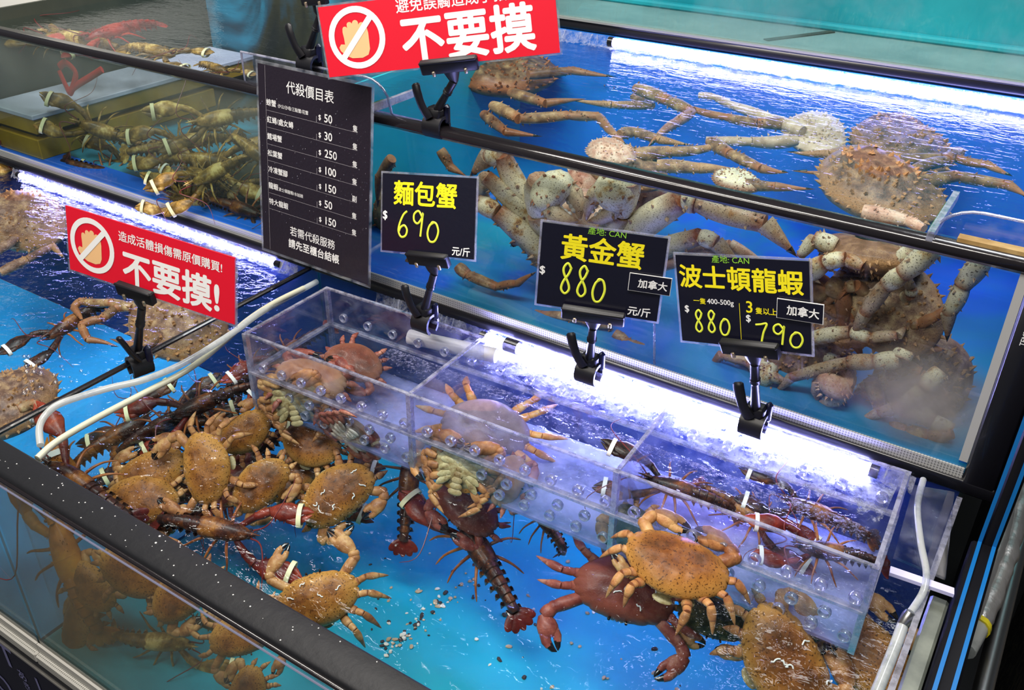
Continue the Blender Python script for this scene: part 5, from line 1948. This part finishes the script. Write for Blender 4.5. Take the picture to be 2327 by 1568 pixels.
king('pink spiny king crab behind the cream king crab', (1400, 430, 'y', .30), .17, (10, -30), tl(.4),
     [(.012, Y(.28, (1420, 440, .0), (1470, 420, .0), (1480, 380, .0)), None, True),
      (.012, Y(.28, (1380, 420, .0), (1310, 400, .0), (1290, 430, .0)), None, True)], [], ('kpink', 'kpink'), 62, hgt=.35)
king('brown king crab floating at the surface by the right guard plate', (1990, 428, 'z', 1.062), .19, (-60, 14), tl(.15),
     [(.017, Y(.06, (2125, 556, .0), (2052, 622, .0), (2014, 648, .0), (1966, 712, .0), (1932, 775, .0)), 'kcream', True),
      (.016, Y(.08, (2234, 590, .0), (2187, 648, .0), (2156, 713, .0), (2152, 776, .0)), 'kcream', True),
      (.017, Y(.07, (1838, 622, .0), (1876, 596, .0), (1922, 588, .0), (1960, 606, .0)), 'kcream', False),
      (.019, Y(.09, (1845, 672, .0), (1880, 642, .0), (1915, 668, .0), (1916, 735, .0)), 'ktan', False),
      (.013, Z(1.085, (2060, 420, 0), (2174, 400, 0), (2290, 420, 0), (2340, 450, 0)), 'ktan', True),
      (.013, Z(1.085, (1960, 480, 0), (2060, 500, 0), (2100, 520, 0)), 'kpink', False)], [], ('kshade', 'kcream'), 63, hgt=.22)
king('pale underside of a king crab hanging below the surface at right', (1975, 575, 'y', .13), .14, (-40, 10), (.1, -.2, -.95),
     [(.016, Y(.10, (1900, 560, .0), (1850, 540, .0), (1820, 580, .0)), None, False),
      (.016, Y(.10, (2040, 600, .0), (2080, 560, .0), (2110, 590, .0)), None, False)], [], ('kshade', 'kcream'), 64, hgt=.2)
king('brown king crab upright against the glass right of the lobster card', (2015, 690, 'y', .13), .155, (30, -40), tl(1.0, -.6),
     [(.012, Y(.06, (1842, 770, .0), (1932, 754, .0), (1978, 768, .0), (2040, 762, .0), (2060, 740, .02)), 'kcream', True),
      (.0135, Y(.05, (2056, 796, .01), (2046, 818, .0), (1988, 823, .0), (1928, 824, .0), (1798, 858, .0), (1758, 894, .0)), 'kcream', True),
      (.0125, Y(.07, (1978, 862, .0), (1998, 927, .0), (2022, 977, .0)), 'kshade', False)]
     + fan(2015, 690, .09, [(150, 170, 40, .012, 'ktan'), (200, 190, -35, .012, 'ktan'), (20, 120, 60, .011, 'kcream'), (-40, 150, 40, .012, 'ktan'), (250, 170, -40, .012, 'kshade')]), [], ('kshade', 'kcream'), 65, hgt=.25)
king('king crab lying on the tank floor at the right end', (2085, 880, 'y', .14), .16, (-30, -20), tl(.8),
     [(.013, Y(.05, (2137, 842, .02), (2098, 884, .0), (2052, 922, .0), (1998, 938, .0), (1942, 958, .0)), 'kcream', True),
      (.017, Y(.06, (2065, 920, .0), (2117, 957, .0), (2166, 976, .0)), 'kcream', False),
      (.016, Y(.05, (2014, 980, .0), (2058, 986, .0), (2110, 992, .0), (2165, 985, .0)), 'ktan', False),
      (.014, Y(.08, (2040, 830, .0), (2090, 850, .0), (2150, 900, .0)), 'ktan', False)] + fan(2085, 880, .10, [(160, 150, 30, .012, 'kcream'), (215, 150, -40, .012, 'ktan'), (100, 130, -50, .011, 'ktan')]), [], ('kshade', 'ktan'), 66, hgt=.25)
king('king crab low in the tank behind the rightmost clip', (1830, 800, 'y', .16), .16, (-30, 10), tl(.7),
     [(.012, Y(.07, (1760, 850, .0), (1700, 822, .0), (1640, 806, .0), (1606, 846, .0)), 'ktan', True),
      (.013, Y(.08, (1600, 824, .0), (1552, 826, .0), (1500, 812, .0)), 'ktan', True)] + fan(1840, 800, .11, [(40, 150, -50, .012, 'ktan'), (120, 130, 50, .012, 'kshade'), (-20, 150, -40, .012, 'kcream')]),
     [(.022, Y(.06, (1700, 800, .04), (1730, 826, .02), (1728, 846, .0), (1790, 872, .0)), 'kcream'),
      (.026, Y(.05, (1900, 830, .04), (1920, 856, .02), (1912, 860, .0), (1858, 912, .0)), 'kpink')], ('kshade', 'kcream'), 67, hgt=.3)
king('dark brown king crab legs resting on the floor below the 880 card', (1300, 790, 'y', .20), .14, (-30, 0), tl(.2),
     [(.0115, Y(.05, (1040, 604, .0), (1062, 624, .0), (1130, 652, .0), (1176, 644, .0), (1218, 618, .0)), 'ktan', True),
      (.0105, Y(.05, (1391, 738, .01), (1327, 726, .0), (1231, 714, .0), (1160, 690, .0)), 'ktan', True),
      (.0135, Y(.06, (1199, 711, .0), (1279, 746, .0), (1359, 760, .0), (1393, 748, .0)), 'kshade', True),
      (.0105, Y(.05, (1396, 757, .0), (1425, 779, .0), (1480, 798, .0), (1524, 822, .0)), 'ktan', True)], [], ('kshade', 'ktan'), 68, hgt=.2)
king('tan king crab behind the price card at the left end of the tank', (930, 480, 'y', .22), .17, (-20, 30), tl(.6),
     [(.013, Y(.12, (890, 360, .0), (864, 400, .0), (858, 470, .0)), None, True),
      (.013, Y(.10, (855, 575, .0), (872, 604, .0), (890, 628, .0)), None, True),
      (.011, Y(.15, (1000, 340, .0), (1024, 380, .0), (1060, 400, .0)), None, True),
      (.010, Y(.08, (925, 590, .0), (940, 600, .0), (960, 660, .0)), None, True)], [], ('ktan', 'ktan'), 69, hgt=.3)
# seen through the surface
zt = 1.06
king('pale upturned king crab floating in the middle of the upper right tank', (1850, 302, 'z', 1.05), .13, (-50, -4), (.1, -.2, .95),
     [(.0135, Z(zt, (1824, 299, 0), (1754, 271, 0), (1660, 238, 0), (1628, 222, 0), (1588, 216, 0)), None, False),
      (.0135, Z(zt, (1810, 318, 0), (1707, 322, 0), (1604, 318, 0)), None, False),
      (.013, Z(zt, (1614, 322, 0), (1660, 350, 0), (1730, 383, 0), (1791, 392, 0)), 'ktan', True),
      (.0125, Z(zt, (1795, 285, 0), (1721, 280, 0), (1651, 266, 0), (1576, 248, 0)), 'ktan', False),
      (.012, Z(zt, (1900, 250, -.03), (1760, 225, -.03), (1720, 205, -.03)), None, False)], [], ('kpale', 'kpale'), 71, hgt=.10)
king('tan king crab near the surface right of the large red sign', (1160, 175, 'z', 1.03), .20, (30, 30), tl(.1),
     [(.013, Z(zt, (1200, 170, 0), (1300, 160, 0), (1400, 175, 0)), None, True),
      (.013, Z(zt, (1160, 210, 0), (1240, 235, 0), (1330, 225, 0)), None, True),
      (.013, Z(zt, (1120, 240, 0), (1180, 270, 0), (1290, 262, 0), (1361, 264, 0), (1382, 292, 0), (1428, 336, 0)), None, True),
      (.012, Z(zt, (1100, 260, 0), (1150, 300, 0), (1230, 310, 0)), None, True)], [], ('ktan', 'ktan'), 72, hgt=.2)
king('dark red king crab under the froth at the back of the upper right tank', (1420, 168, 'z', 1.02), .21, (-40, 10), tl(.1),
     [(.0145, Z(zt, (1446, 201, 0), (1520, 229, 0), (1572, 254, 0), (1530, 282, 0), (1472, 334, 0)), 'ktan', True),
      (.012, Z(zt - .03, (1440, 220, 0), (1480, 240, 0), (1390, 238, 0), (1290, 226, 0)), 'kshade', True)], [], ('kred', 'kshade'), 73, hgt=.2)
king('shadowy brown king crab at the right below the lamp ripples', (2040, 330, 'z', 1.02), .20, (-50, 0), tl(.1),
     [(.0125, Z(zt, (1870, 374, 0), (1987, 374, 0), (2174, 360, 0), (2244, 374, 0), (2300, 400, 0)), 'ktan', True),
      (.0125, Z(zt, (2180, 345, 0), (2150, 365, 0), (2060, 395, 0), (1960, 392, 0), (1800, 388, 0)), 'ktan', True),
      (.012, Z(zt - .02, (1960, 340, 0), (1880, 350, 0), (1790, 345, 0)), 'kshade', True)], [], ('kshade', 'ktan'), 74, hgt=.2)
king('long legged brown king crab between the rail and the floating pale crab', (1420, 385, 'z', 1.03), .14, (-40, 10), tl(.1),
     [(.014, Z(zt, (1441, 352, 0), (1520, 344, 0), (1612, 336, 0)), 'kshade', False),
      (.013, Z(zt, (1492, 376, 0), (1590, 382, 0), (1690, 388, 0)), 'kshade', True),
      (.0115, Z(zt, (1408, 306, 0), (1441, 299, 0), (1502, 318, 0), (1570, 330, 0)), 'kshade', True)], [], ('kshade', 'kshade'), 75, hgt=.2)
king('spiny cream shell breaking the surface just behind the upper rail', (1385, 348, 'z', 1.075), .085, (-30, 6), tl(.0), [], [], ('kpink', 'kcream'), 76, hgt=.22)
king('smaller spiny cream shell at the rail above the 880 card', (1670, 412, 'z', 1.075), .075, (-30, 6), tl(.0),
     [(.010, Z(1.08, (1690, 416, 0), (1760, 424, 0), (1850, 430, 0)), 'ktan', True)], [], ('kcream', 'kcream'), 77, hgt=.2)
